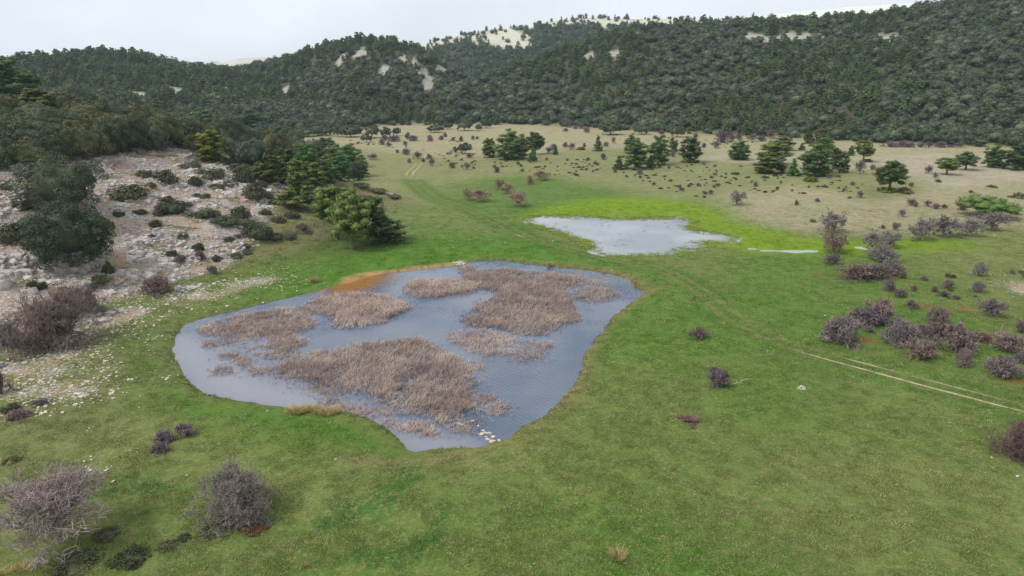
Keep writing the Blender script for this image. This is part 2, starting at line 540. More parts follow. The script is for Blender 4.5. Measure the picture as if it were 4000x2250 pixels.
M = {}
M['ground'] = ground_material()
M['oak'] = foliage_material('holm_oak_leaves', (0.042, 0.064, 0.030), (0.090, 0.118, 0.056), (0.080, 0.088, 0.050))
M['pine'] = foliage_material('pine_needles', (0.046, 0.080, 0.018), (0.104, 0.142, 0.034), (0.066, 0.112, 0.034))
M['juniper'] = foliage_material('juniper_needles', (0.050, 0.068, 0.030), (0.090, 0.104, 0.046), (0.080, 0.078, 0.040), 2.0)
M['bark'] = plain_material('bark', (0.10, 0.080, 0.062), (0.20, 0.17, 0.14), 3.0, .9, .5)
M['twig'] = plain_material('bare_twigs', (0.185, 0.158, 0.148), (0.285, 0.25, 0.235), 1.6)
M['reed'] = plain_material('dry_reed', (0.37, 0.28, 0.255), (0.55, 0.445, 0.375), 0.30)
M['straw'] = plain_material('straw_grass', (0.34, 0.275, 0.105), (0.50, 0.41, 0.19), 2.0)
M['rock'] = plain_material('limestone', (0.31, 0.285, 0.27), (0.55, 0.51, 0.475), 1.8, .9, .8)
M['pale_stone'] = plain_material('pale_stone', (0.44, 0.39, 0.32), (0.64, 0.59, 0.51), 3.0, .85, .4)
M['water'] = water_material('pond_water', (0.050, 0.082, 0.135), (0.125, 0.145, 0.190), 0.85)
M['pool'] = water_material('shallow_water', (0.14, 0.17, 0.205), (0.25, 0.28, 0.305), 0.0)
M['rut'] = plain_material('bare_rut_soil', (0.25, 0.225, 0.13), (0.41, 0.36, 0.24), 1.5)
M['post'] = plain_material('weathered_wood', (0.16, 0.14, 0.12), (0.26, 0.23, 0.2), 8.0)


# ------------------------------------------------------------------ mesh helpers
def make_mesh(name, V, Fq=None, Ft=None, mats=(), mi_q=None, mi_t=None, smooth=False):
    V = np.asarray(V, np.float32).reshape(-1, 3)
    Fq = np.zeros((0, 4), np.int32) if Fq is None else np.asarray(Fq, np.int32).reshape(-1, 4)
    Ft = np.zeros((0, 3), np.int32) if Ft is None else np.asarray(Ft, np.int32).reshape(-1, 3)
    me = bpy.data.meshes.new(name)
    nl = Fq.size + Ft.size
    me.vertices.add(len(V)); me.vertices.foreach_set('co', V.ravel())
    me.loops.add(nl); me.loops.foreach_set('vertex_index', np.concatenate([Fq.ravel(), Ft.ravel()]).astype(np.int32))
    npol = len(Fq) + len(Ft)
    me.polygons.add(npol)
    st = np.concatenate([np.arange(len(Fq)) * 4, len(Fq) * 4 + np.arange(len(Ft)) * 3]).astype(np.int32)
    me.polygons.foreach_set('loop_start', st)
    mi = np.concatenate([np.zeros(len(Fq), np.int32) if mi_q is None else np.asarray(mi_q, np.int32),
                         np.zeros(len(Ft), np.int32) if mi_t is None else np.asarray(mi_t, np.int32)])
    for m in mats:
        me.materials.append(m)
    me.polygons.foreach_set('material_index', mi)
    if smooth:
        me.polygons.foreach_set('use_smooth', np.ones(npol, bool))
    me.update(calc_edges=True)
    return me


def link(name, me, loc=(0, 0, 0), rz=0.0, sc=(1, 1, 1), parent=None):
    ob = bpy.data.objects.new(name, me)
    ob.location = loc; ob.rotation_euler = (0, 0, rz); ob.scale = sc
    ob.parent = parent
    col.objects.link(ob)
    return ob


def tag(ob, label=None, cat=None, group=None, kind=None):
    if label: ob['label'] = label
    if cat: ob['category'] = cat
    if group: ob['group'] = group
    if kind: ob['kind'] = kind
    return ob


class Geo:
    """collects quads and triangles with a material index"""
    def __init__(s):
        s.V = []; s.Q = []; s.T = []; s.mq = []; s.mt = []; s.n = 0

    def add(s, V, Q=None, T=None, mi=0):
        V = np.asarray(V, float).reshape(-1, 3)
        s.V.append(V)
        if Q is not None and len(Q):
            s.Q.append(np.asarray(Q) + s.n); s.mq.append(np.full(len(Q), mi))
        if T is not None and len(T):
            s.T.append(np.asarray(T) + s.n); s.mt.append(np.full(len(T), mi))
        s.n += len(V)

    def mesh(s, name, mats, smooth=False):
        return make_mesh(name, np.concatenate(s.V), np.concatenate(s.Q) if s.Q else None, np.concatenate(s.T) if s.T else None, mats,
                         np.concatenate(s.mq) if s.mq else None, np.concatenate(s.mt) if s.mt else None, smooth)


def unit(v):
    return v / (np.linalg.norm(v, axis=-1, keepdims=True) + 1e-9)


def leaf_cards(P, N, size, r, jitter=0.8, aspect=0.6):
    """one rhombic leaf spray per point, roughly facing N"""
    n = len(P)
    N = unit(N + jitter * r.normal(size=(n, 3)))
    a = unit(np.cross(N, r.normal(size=(n, 3))))
    b = np.cross(N, a)
    s = (size * r.uniform(0.65, 1.35, n))[:, None]
    V = np.stack([P + a * s, P + b * s * aspect, P - a * s, P - b * s * aspect], 1).reshape(-1, 3)
    return V, np.arange(n * 4).reshape(-1, 4)


def tube(g, p0, p1, r0, r1, sides=5, mi=0):
    p0 = np.asarray(p0, float); p1 = np.asarray(p1, float)
    d = unit(p1 - p0)
    a = unit(np.cross(d, [0.3, 0.9, 0.2])); b = np.cross(d, a)
    ang = np.arange(sides) * 2 * math.pi / sides
    ring = np.cos(ang)[:, None] * a + np.sin(ang)[:, None] * b
    V = np.concatenate([p0 + ring * r0, p1 + ring * r1])
    Q = [(i, (i + 1) % sides, sides + (i + 1) % sides, sides + i) for i in range(sides)]
    g.add(V, Q, mi=mi)


_ico_cache = {}


def ico(sub):
    if sub not in _ico_cache:
        import bmesh
        bm = bmesh.new(); bmesh.ops.create_icosphere(bm, subdivisions=sub, radius=1.0)
        V = np.array([v.co[:] for v in bm.verts]); T = np.array([[v.index for v in f.verts] for f in bm.faces])
        bm.free(); _ico_cache[sub] = (V, T)
    return _ico_cache[sub]


def lump3(V, seed, f):
    return (fbm(V[:, 0] * f + V[:, 2] * .7 * f, V[:, 1] * f - V[:, 2] * .9 * f, 1.0, 3, seed))


# ------------------------------------------------------------------ plant prototypes (local metres, base at z = 0)
def oak_crown(seed, R=3.0, hgt=5.0, clumps=60, leaves=70, leaf=0.20, low=0.12, lump=1.0, jit=.42, core_k=.70):
    r = np.random.default_rng(seed)
    g = Geo()
    cz = hgt * (0.5 + low * .5); rz = hgt * (0.5 - low * .5)
    d = unit(r.normal(size=(clumps, 3)))
    d[:, 2] = np.where(d[:, 2] < -0.92, -d[:, 2], d[:, 2])
    d[:, :2] *= np.where(d[:, 2] < 0, 1 / np.sqrt(np.maximum(1 - d[:, 2] ** 2, .15)), 1)[:, None] ** .6
    k = r.uniform(0.70, 0.90, clumps)
    C = d * k[:, None] * np.array([R, R, rz]) * (1 + 0.14 * r.normal(size=(clumps, 1))) + [0, 0, cz]
    cr = R * r.uniform(0.15, 0.27, clumps) * lump
    V, T = ico(2)
    core = V * np.array([R, R, rz]) * (core_k + 0.14 * lump3(V, seed, 2.0))[:, None] + [0, 0, cz]
    g.add(core, T=T)
    idx = np.repeat(np.arange(clumps), leaves)
    n = len(idx)
    o = unit(r.normal(size=(n, 3)) + 0.5 * d[idx] + [0, 0, 0.35])
    P = C[idx] + o * (cr[idx] * r.uniform(0.6, 1.08, n) ** 0.5)[:, None] * [1, 1, 0.85]
    P[:, 2] = np.maximum(P[:, 2], hgt * low * .5)
    V, Q = leaf_cards(P, o, leaf, r, jit)
    g.add(V, Q)
    return g


def trunk_geo(seed, h, r0, lean=0.0, spread=1.2, top=0.7, n_limb=5):
    r = np.random.default_rng(seed + 900)
    g = Geo()
    pts = [np.array([0, 0, -0.35])]
    for k in range(1, 5):
        t = k / 4
        pts.append(np.array([lean * h * t * t + 0.06 * r.normal(), 0.06 * r.normal(), h * top * t]))
    for k in range(4):
        tube(g, pts[k], pts[k + 1], r0 * (1 - .2 * k) * (1.25 if k == 0 else 1), r0 * (1 - .2 * (k + 1)), 7)
    for k in range(n_limb):
        b = pts[2] * (1 - k / n_limb) + pts[3] * (k / n_limb)
        a = r.uniform(0, 6.28)
        e = b + np.array([math.cos(a) * spread, math.sin(a) * spread, spread * r.uniform(.5, .9)])
        tube(g, b, e, r0 * .42, r0 * .15, 5)
    return g


def pine_crown(seed, hgt=8.0, R=2.6, base=0.22, shape='dome', tiers=9, pads=7, leaves=42, leaf=0.19, lean=0.0):
    r = np.random.default_rng(seed)
    g = Geo()
    C, rad, out = [], [], []
    for i in range(tiers):
        t = (i + 0.3 * r.uniform()) / (tiers - 0.4)
        if shape == 'cone':
            pr = max(0.06, (1 - t) ** 0.85 * 0.95 + 0.06)
        elif shape == 'flat':
            pr = [0.55, 1.0, 0.95, 0.7][min(3, int(t * 4))]
        else:
            pr = max(0.22, math.sqrt(max(0.0, 1 - (max(t - 0.22, 0) / 0.8) ** 2)) * (0.8 + 0.3 * t if t < .3 else 1))
        z = hgt * (base + (1 - base) * t * 0.97)
        n = max(2, int(round(pads * (0.35 + pr * 0.75))))
        a0 = r.uniform(0, 6.28)
        for k in range(n):
            a = a0 + k * 6.283 / n + r.normal() * 0.28
            rr = R * pr * r.uniform(0.55, 0.95) * (0.35 if (k % 3 == 0) else 1)
            c = np.array([math.cos(a) * rr + lean * hgt * t * t, math.sin(a) * rr, z + r.normal() * 0.06 * hgt - 0.10 * rr])
            C.append(c); rad.append(R * r.uniform(0.22, 0.36) * (0.6 + 0.5 * pr)); out.append((math.cos(a), math.sin(a), .25))
    C = np.array(C); rad = np.array(rad); out = np.array(out)
    idx = np.repeat(np.arange(len(C)), leaves)
    n = len(idx)
    o = unit(r.normal(size=(n, 3)) + 0.35 * out[idx])
    P = C[idx] + o * (rad[idx] * r.uniform(0.35, 1.05, n) ** 0.6)[:, None] * [1, 1, 0.72]
    V, Q = leaf_cards(P, o * .8 + [0, 0, .45], leaf, r, 0.6, 0.5)
    g.add(V, Q)
    V, T = ico(1)
    for c, rr in zip(C, rad):
        g.add(V * [rr * .72, rr * .72, rr * .5] * (1 + .2 * r.normal(size=(len(V), 1))) + c, T=T)
    return g


def bare_bush(seed, R=1.6, hgt=2.6, stems=7, depth=4, split=3, width=0.016, trunk=0.0, droop=0.0):
    """leafless thorn: forking stems ending in a dense haze of fine twigs, each twig a thin two-sided blade"""
    r = np.random.default_rng(seed)
    g = Geo()
    P = []; D = []; L = []
    for k in range(stems):
        a = k * 6.283 / stems + r.normal() * .3
        tilt = r.uniform(0.05, 1.2) if trunk < .04 else r.uniform(.1, .9)
        D.append([math.cos(a) * math.sin(tilt), math.sin(a) * math.sin(tilt), math.cos(tilt)])
        P.append([.05 * math.cos(a), .05 * math.sin(a), trunk * hgt])
        L.append(0.36)
    P = np.array(P); D = np.array(D); L = np.array(L)
    if trunk:
        tube(g, (0, 0, -.3), (0.03, 0.02, trunk * hgt * .5), 0.019 * hgt, 0.016 * hgt, 7); tube(g, (0.03, 0.02, trunk * hgt * .5), (0, 0, trunk * hgt + .1), 0.016 * hgt, 0.013 * hgt, 7)
    span = np.array([R, R, hgt * (1 - trunk)])
    w = 0.011 * hgt
    for lev in range(depth):
        wob = unit(D + 0.20 * r.normal(size=D.shape))
        E = P + wob * L[:, None] * span
        # keep inside a dome
        c0 = np.array([0, 0, trunk * hgt])
        rel = (E - c0) / span
        ln = np.linalg.norm(rel, axis=1)
        k = np.where(ln > 1.02, (0.97 + .06 * r.uniform(size=len(ln))) / ln, 1)
        E = c0 + rel * k[:, None] * span
        E[:, 2] = np.maximum(E[:, 2], 0.03)
        if lev < 2:
            for a, b in zip(P, E):
                tube(g, a, b, w, w * .62, 4 if lev else 5)
        else:
            d = unit(E - P); s = unit(np.cross(d, r.normal(size=d.shape)))
            ww = np.maximum(w * 0.8, width)
            V = np.stack([P + s * ww, P - s * ww, E - s * ww * .5, E + s * ww * .5], 1).reshape(-1, 3)
            g.add(V, np.arange(len(P) * 4).reshape(-1, 4))
        w *= 0.62
        n = split + (1 if lev >= 1 else 0)
        f = r.uniform(0.35, 1.0, (len(P), n))
        NP = (P[:, None] + (E - P)[:, None] * f[..., None]).reshape(-1, 3)
        ND = unit(np.repeat(unit(E - P), n, 0) + 0.75 * r.normal(size=(len(P) * n, 3)) + [0, 0, 0.18 - droop])
        NL = np.repeat(L, n) * r.uniform(0.5, 0.8, len(P) * n)
        P, D, L = NP, ND, NL
    return g


def cushion(seed, R=1.0, hgt=0.6, clumps=26, leaves=40, leaf=0.10):
    r = np.random.default_rng(seed)
    g = Geo()
    d = unit(r.normal(size=(clumps, 3))); d[:, 2] = np.abs(d[:, 2])
    C = d * r.uniform(.5, .85, (clumps, 1)) * [R, R, hgt]
    cr = R * r.uniform(.18, .32, clumps)
    V, T = ico(1)
    g.add(V * [R, R, hgt] * (0.72 + .2 * r.normal(size=(len(V), 1)) * .5), T=T)
    idx = np.repeat(np.arange(clumps), leaves); n = len(idx)
    o = unit(r.normal(size=(n, 3)) + [0, 0, .5])
    P = C[idx] + o * cr[idx][:, None] * [1, 1, .7]
    P[:, 2] = np.maximum(P[:, 2], 0.01)
    V, Q = leaf_cards(P, o + [0, 0, .4], leaf, r, .9, .5)
    g.add(V, Q)
    return g


def blades(n, R, hgt, width, r, lean=0.5, bend=0.35):
    """grass or reed blades: two quads each, base ring radius R"""
    a = r.uniform(0, 6.283, n); rr = R * np.sqrt(r.uniform(0, 1, n))
    B = np.stack([np.cos(a) * rr, np.sin(a) * rr, np.full(n, -0.05)], 1)
    a2 = a + r.normal(size=n) * .9
    ln = lean * r.uniform(0.1, 1.0, n)
    d = np.stack([np.cos(a2) * ln, np.sin(a2) * ln, np.ones(n)], 1)
    h = hgt * r.uniform(.55, 1.1, n)
    Mid = B + unit(d) * (h * .55)[:, None]
    d2 = d + np.stack([np.cos(a2), np.sin(a2), -np.ones(n) * .35], 1) * bend * r.uniform(.2, 1.6, n)[:, None]
    E = Mid + unit(d2) * (h * .5)[:, None]
    s = unit(np.cross(d, r.normal(size=(n, 3)))) * width
    V = np.stack([B - s, B + s, Mid + s * .8, Mid - s * .8, E], 1).reshape(-1, 3)
    k = np.arange(n)[:, None] * 5
    return V, k + [0, 1, 2, 3], k + [3, 2, 4]


def rock_mesh(seed, n=17, fl=0.6):
    """angular broken block: hull of random points in a flattened box, edges knocked off"""
    import bmesh
    r = np.random.default_rng(seed)
    P = np.sign(r.normal(size=(n, 3))) * r.uniform(.35, 1.0, (n, 3)) ** .6
    P = P / np.maximum(1, np.linalg.norm(P, axis=1, keepdims=True) / 1.25)
    P *= [1.0, r.uniform(.62, .9), fl]
    bm = bmesh.new()
    for p in P: bm.verts.new(p)
    res = bmesh.ops.convex_hull(bm, input=bm.verts[:])
    bmesh.ops.delete(bm, geom=[v for v in bm.verts if not v.link_faces], context='VERTS')
    bmesh.ops.bevel(bm, geom=bm.edges[:], offset=.05, segments=1, affect='EDGES')
    bmesh.ops.triangulate(bm, faces=bm.faces[:])
    bmesh.ops.recalc_face_normals(bm, faces=bm.faces[:])
    me = bpy.data.meshes.new('limestone_rock'); bm.to_mesh(me); bm.free()
    me.materials.append(M['rock'])
    return me


# ------------------------------------------------------------------ terrain colours (the ground's own colours)
def lerp(a, b, t):
    return a + (np.asarray(b) - a) * t[..., None]


EXPOSED_PX = [(902,138,20,9),(920,132,20,9),(1012,150,14,8),(1046,170,14,8),(1066,186,16,9),(1090,204,20,7),(1080,212,14,6),(960,180,12,5),(1110,170,12,5),(800,160,14,5),(1078,222,16,10),(1130,156,22,10),
    (985,101,34,10),(720,228,40,10),(440,232,56,10),(350,238,46,10),(560,226,26,6),(1900,95,90,16),(1990,92,90,16),(2040,86,40,10),(2230,100,44,9),
    (1545,143,40,7),(1165,208,22,8),(1145,160,24,9),(860,150,20,8),(1480,148,24,6)]
EXPOSED = []
for (u, v, w, h) in EXPOSED_PX:
    x, y, z, t = drop(u, v)
    mpp = t[0] / F
    EXPOSED.append((x[0], y[0], max(4.0, w * mpp * .56), max(9.0, h * mpp * 1.5 + 6)))


_gp = [drop(u, v) for (u, v) in [(560,690),(545,650),(600,610),(650,570),(655,520),(640,480),(690,470),(700,440),(800,455),(900,450),(1000,490),(1090,505),(1000,560),(900,612),(700,672)]]
GRASSY = smooth_poly(np.array([(a[0][0], a[1][0]) for a in _gp]), 1)


def exposed_mask(x, y):
    m = np.zeros(np.shape(x))
    wx = x + 5 * fbm(x, y, 12, 3, 61); wy = y + 8 * fbm(x, y, 14, 3, 62)
    for ex, ey, rx, ry in EXPOSED:
        m = np.maximum(m, 1 - np.clip(np.hypot((wx - ex) / rx, (wy - ey) / ry), 0, 1.6) / 1.6)
    return m


RED_PX = [(2140,690,40,9),(2060,686,24,6),(2300,840,50,12),(2380,845,46,10),(2180,858,44,10),(2440,790,50,10),(2360,785,40,9),(2290,680,20,8),
          (2300,715,16,12),(2540,960,40,10),(2130,822,16,12)]


def colour_fields(x, y):
    n = len(x)
    wx = x + 1.8 * fbm(x, y, 7, 4, 71); wy = y + 2.6 * fbm(x, y, 9, 4, 72)
    c = np.tile(np.array([0.120, 0.168, 0.044]), (n, 1))
    straw = np.full(n, 0.52)
    b = fbm(x, y, 26, 4, 73)
    c = lerp(c, (0.084, 0.165, 0.026), sstep(-.05, .35, b))
    c = lerp(c, (0.158, 0.186, 0.060), sstep(.02, -.35, b) * .8)
    # the valley dries out with distance
    far = sstep(105, 185, wy + 12 * b)
    c = lerp(c, (0.212, 0.216, 0.104), far)
    straw = np.maximum(straw, far * .8)
    right = sstep(45, 75, wx) * sstep(60, 90, wy)
    c = lerp(c, (0.165, 0.185, 0.068), right * .7 * (1 - far))

    def zone(poly, colr, soft, amt=1.0, st=None):
        nonlocal c, straw
        f = sstep(soft, -soft, sdist(wx, wy, poly, 45)) * amt
        c = lerp(c, colr, f)
        if st is not None:
            straw = straw + (st - straw) * f
        return f
    zone(TANFAR, (0.350, 0.300, 0.205), 14, .95, .6)
    zone(TAN, (0.330, 0.285, 0.195), 7, .9, .5)
    zone(BARE, (0.385, 0.325, 0.265), 6, .85, .3)
    zone(LUSH2, (0.085, 0.165, 0.030), 9, .85, .3)
    zone(LUSH, (0.078, 0.180, 0.022), 4.5, .92, .25)
    zone(YELLOW, (0.165, 0.255, 0.014), 5.0, .95, .18)
    zone(BROWN, (0.205, 0.155, 0.085), 1.5, .75, .8)
    p = px([(1045,1180),(1010,1235),(960,1275),(900,1295),(840,1312)]); dd = seg_dist(wx, wy, p, False)
    c = lerp(c, (0.052, 0.130, 0.028), sstep(1.4, .3, dd) * .8)
    for pp in ([(1118,1290),(1112,1315),(1075,1338)], [(870,1395),(950,1390),(1040,1365)], [(270,1240),(330,1225),(400,1245)]):
        dd = seg_dist(wx, wy, px(pp), False)
        c = lerp(c, (0.052, 0.130, 0.026), sstep(1.0, .2, dd) * .7)
    for u, v, w, h in RED_PX:
        q = flat(u, v); m = np.hypot(*q) / F
        rr = np.hypot((wx - q[0]) / (w * m), (wy - q[1]) / (h * m * 2.5))
        c = lerp(c, (0.235, 0.105, 0.045), sstep(1.1, .3, rr) * .75 * (vnoise(x * 1.3, y * 1.3, 77) > .38))
    # track: a fresher green band with two wheel lines
    m = (y > 10) & (y < 420) & (np.abs(x) < 140)
    td = np.full(n, 60.0); td[m] = seg_dist(x[m], y[m], TRK[::2], False)
    c = lerp(c, (0.068, 0.150, 0.022), sstep(4.6, 1.6, td + .8 * b) * .9 * (y < 190))
    c = lerp(c, (0.190, 0.175, 0.072), np.exp(-((td - 1.0) / .42) ** 2) * .75)
    # shore
    s1 = sdist(x, y, POND, 30)
    east = sstep(-5, 12, x + 4 * b)
    c = lerp(c, (0.195, 0.160, 0.072), sstep(2.6, .5, s1 + 1.2 * b) * (.25 + .6 * east))
    c = lerp(c, (0.085, 0.070, 0.035), sstep(.1, -.15, s1))
    c = lerp(c, (0.46, 0.275, 0.135), sstep(.1, -.9, sdist(wx * .3 + x * .7, wy * .3 + y * .7, ORANGE, 20)) * .85)
    s2 = sdist(x, y, POOL, 30)
    c = lerp(c, (0.170, 0.200, 0.030), sstep(1.0, -.5, s2) * .6)
    # rocky hillside
    rock = np.zeros(n)
    s = toe_s(x, y)
    prox = sstep(-1, 6, s)
    grassy = sstep(4, -6, sdist(wx, wy, GRASSY, 40))                 # far end of the spur is grown over
    rock = np.maximum(rock, prox * (0.74 + 0.26 * b) * (1 - .60 * grassy) * (1 - .75 * sstep(46, 64, s)))
    c = lerp(c, (0.165, 0.150, 0.075), sstep(0, 6, s) * .8)
    f = sstep(5, -4, sdist(wx, wy, SCREE, 30)); rock = np.maximum(rock, f * (.52 + .4 * fbm(x, y, 5, 4, 81)))
    f = sstep(4, -2, sdist(wx, wy, SCREE2, 30)); rock = np.maximum(rock, f * (.36 + .4 * fbm(x, y, 4, 4, 82)))
    f = sstep(4, -3, sdist(wx, wy, GRAVEL_R, 30)); rock = np.maximum(rock, f * (.50 + .35 * fbm(x, y, 4, 4, 83)))
    leftfore = sstep(-24, -40, x) * sstep(95, 70, y)
    rock = np.maximum(rock, leftfore * (.26 + .42 * fbm(x, y, 6, 4, 84)))
    c = lerp(c, (0.165, 0.165, 0.075), leftfore * .55)
    # wooded hills: leaf litter with pale limestone showing in the clearings
    hz = hills(x, y)
    onhill = sstep(0.2, 3, hz)
    c = lerp(c, (0.080, 0.075, 0.046), onhill)
    em = exposed_mask(x, y)
    em = em + .22 * fbm(x, y, 11, 3, 89)
    c = lerp(c, (0.38, 0.35, 0.315), onhill * sstep(.38, .48, em))
    straw = straw * (1 - onhill)
    rock = rock * (1 - onhill)
    return np.clip(c, 0, 1), np.clip(rock, 0, 1), np.clip(straw, 0, 1)


GC, GR, GS = colour_fields(MX.ravel(), MY.ravel())


def ground_col(x, y):
    i = np.clip(np.searchsorted(GX, x), 0, len(GX) - 1); j = np.clip(np.searchsorted(GY, y), 0, len(GY) - 1)
    k = j * len(GX) + i
    return GC[k], GR[k], GS[k]


def grid_faces(nx, ny):
    i = np.arange(nx - 1)[None, :]; j = np.arange(ny - 1)[:, None]
    k = (j * nx + i)
    return np.stack([k, k + 1, k + nx + 1, k + nx], -1).reshape(-1, 4)


def paint(me, c, r, s):
    for nm, tp, dat in (('gcol', 'FLOAT_COLOR', np.concatenate([c, np.ones((len(c), 1))], 1)), ('rock', 'FLOAT', r), ('straw', 'FLOAT', s)):
        a = me.attributes.new(nm, tp, 'POINT')
        a.data.foreach_set('color' if tp == 'FLOAT_COLOR' else 'value', np.asarray(dat, np.float32).ravel())


me = make_mesh('ground', np.stack([MX.ravel(), MY.ravel(), GZ.ravel()], -1), grid_faces(len(GX), len(GY)), None, [M['ground']], smooth=True)
paint(me, GC, GR, GS)
tag(link('ground', me), 'green valley meadow rising into a rocky slope and wooded hills', 'ground', kind='structure')


# ---- mountains behind the wooded hills
def mountain(name, pts, lift, foot_drop, depth, nx, ny, colr, label, rough, seed, top=1.75):
    q, R, Z = [], [], []
    for u, v, y in pts:
        X, Y, zz = at_depth(u, v + lift, y)
        q.append(X / Y); R.append(y); Z.append(float(zz))
    qq = np.linspace(q[0], q[-1], nx)
    rr = np.interp(qq, q, R); zz = np.interp(qq, q, Z)
    t = np.linspace(-1, 0.6, ny)[:, None]
    Y = rr[None, :] + t * depth
    X = qq[None, :] * rr[None, :] + 0 * t + qq[None, :] * t * depth * .6
    prof = np.where(t < 0, 1 - np.abs(t) ** 1.25, 1 - .5 * t ** 1.3)
    Zz = zz[None, :] * prof - foot_drop * np.abs(t)
    Zz = Zz + rough * fbm(X.ravel(), Y.ravel(), depth * .22, 5, seed).reshape(X.shape) * np.minimum(1, .25 + np.abs(t))
    me = make_mesh(name, np.stack([X.ravel(), Y.ravel(), Zz.ravel()], -1), grid_faces(nx, ny), None, [M['ground']], smooth=True)
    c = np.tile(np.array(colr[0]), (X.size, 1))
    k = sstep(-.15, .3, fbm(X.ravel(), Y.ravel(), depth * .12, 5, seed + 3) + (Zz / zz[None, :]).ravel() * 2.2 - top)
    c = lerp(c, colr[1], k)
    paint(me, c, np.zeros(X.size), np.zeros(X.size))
    ob = tag(link(name, me), label, 'mountain', kind='structure')

    def h(i_q, t_):
        return None
    return X, Y, Zz, k.reshape(X.shape)


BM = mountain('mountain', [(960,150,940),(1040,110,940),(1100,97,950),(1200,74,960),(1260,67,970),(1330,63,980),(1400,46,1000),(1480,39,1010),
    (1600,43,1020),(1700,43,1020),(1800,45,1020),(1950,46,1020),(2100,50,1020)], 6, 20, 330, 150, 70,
    ((0.075, 0.070, 0.045), (0.60, 0.55, 0.47)), 'bare-topped limestone mountain with sunlight painted on its top, rising behind the wooded hills', 7, 301)  # pale warm top carries sunlight in its colour, besides the bare rock
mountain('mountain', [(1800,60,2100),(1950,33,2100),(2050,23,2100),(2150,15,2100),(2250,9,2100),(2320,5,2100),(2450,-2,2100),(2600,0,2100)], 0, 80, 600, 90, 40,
    ((0.66, 0.62, 0.57), (0.80, 0.78, 0.74)), 'far limestone mountain painted sunlit white, peeping over the wooded ridge', 9, 303, .4)  # near-white tones put the sun's brightness into the rock colour
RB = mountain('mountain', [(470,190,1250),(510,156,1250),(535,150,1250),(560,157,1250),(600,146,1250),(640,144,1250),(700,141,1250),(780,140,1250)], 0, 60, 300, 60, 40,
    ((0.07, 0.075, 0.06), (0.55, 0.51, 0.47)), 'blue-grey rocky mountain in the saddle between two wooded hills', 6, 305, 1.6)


# ---- water
def offset_poly(p, d):
    a = np.roll(p, 1, 0); b = np.roll(p, -1, 0)
    t = unit(b - a)
    nrm = np.stack([t[:, 1], -t[:, 0]], -1)
    area = np.sum(p[:, 0] * b[:, 1] - b[:, 0] * p[:, 1])
    return p + nrm * d * (1 if area > 0 else -1)


def water_sheet(name, polys, mat, label, z, off, clay=False):
    import bmesh
    bm = bmesh.new()
    for p in polys:
        q = offset_poly(p, off)
        if clay:
            lo, hi = q.min(0), q.max(0)
            gx = np.arange(lo[0], hi[0] + 1, 1.0); gy = np.arange(lo[1], hi[1] + 1, 1.0)
            X, Y = np.meshgrid(gx, gy)
            ok = sdist(X.ravel(), Y.ravel(), p, 10).reshape(X.shape) < off
            idx = {}
            for j in range(len(gy) - 1):
                for i in range(len(gx) - 1):
                    if ok[j, i] or ok[j, i + 1] or ok[j + 1, i] or ok[j + 1, i + 1]:
                        vs = []
                        for (a, b) in ((i, j), (i + 1, j), (i + 1, j + 1), (i, j + 1)):
                            if (a, b) not in idx:
                                idx[(a, b)] = bm.verts.new((gx[a], gy[b], z))
                            vs.append(idx[(a, b)])
                        bm.faces.new(vs)
        else:
            f = bm.faces.new([bm.verts.new((x, y, z)) for x, y in q])
            if f.normal.z < 0: f.normal_flip()
    if not clay:
        bmesh.ops.triangulate(bm, faces=bm.faces[:])
    me = bpy.data.meshes.new(name); bm.to_mesh(me); bm.free()
    me.materials.append(mat)
    if clay:
        V = np.zeros(len(me.vertices) * 3); me.vertices.foreach_get('co', V); V = V.reshape(-1, 3)
        d = sdist(V[:, 0], V[:, 1], ORANGE[(ORANGE[:, 0] < flat(1010, 690)[0])] if False else ORANGE, 30)
        CALM_PALE = smooth_poly(px([(430,845),(480,850),(560,905),(700,960),(850,1010),(950,1060),(1060,1095),(1205,1110),(1215,1135),(1040,1145),(900,1055),(700,1030),(540,1010),(440,930)], 0.0), 1)
        ds = sdist(V[:, 0], V[:, 1], CALM_PALE, 30)
        a = me.attributes.new('calm_pale', 'FLOAT', 'POINT')
        a.data.foreach_set('value', (sstep(2.5, -2.5, ds + 1.5 * fbm(V[:, 0], V[:, 1], 6, 3, 93)) * .95).astype(np.float32))
        west = sstep(flat(1030, 690)[0], flat(930, 690)[0], V[:, 0])
        a = me.attributes.new('clay', 'FLOAT', 'POINT')
        a.data.foreach_set('value', (sstep(4.6, -1.5, d + 1.0 * fbm(V[:, 0], V[:, 1], 4, 3, 91)) * west).astype(np.float32))
    return tag(link(name, me), label, 'water', kind='structure')


water_sheet('pond', [POND], M['water'], 'rippled blue-grey pond holding beds of dry reed', 0.0, 1.6, True)
water_sheet('shallow_pool', [POOL, PUDDLE, PUDDLE2], M['pool'], 'pale shallow flood pool in the yellow-green meadow', 0.0, 2.0)


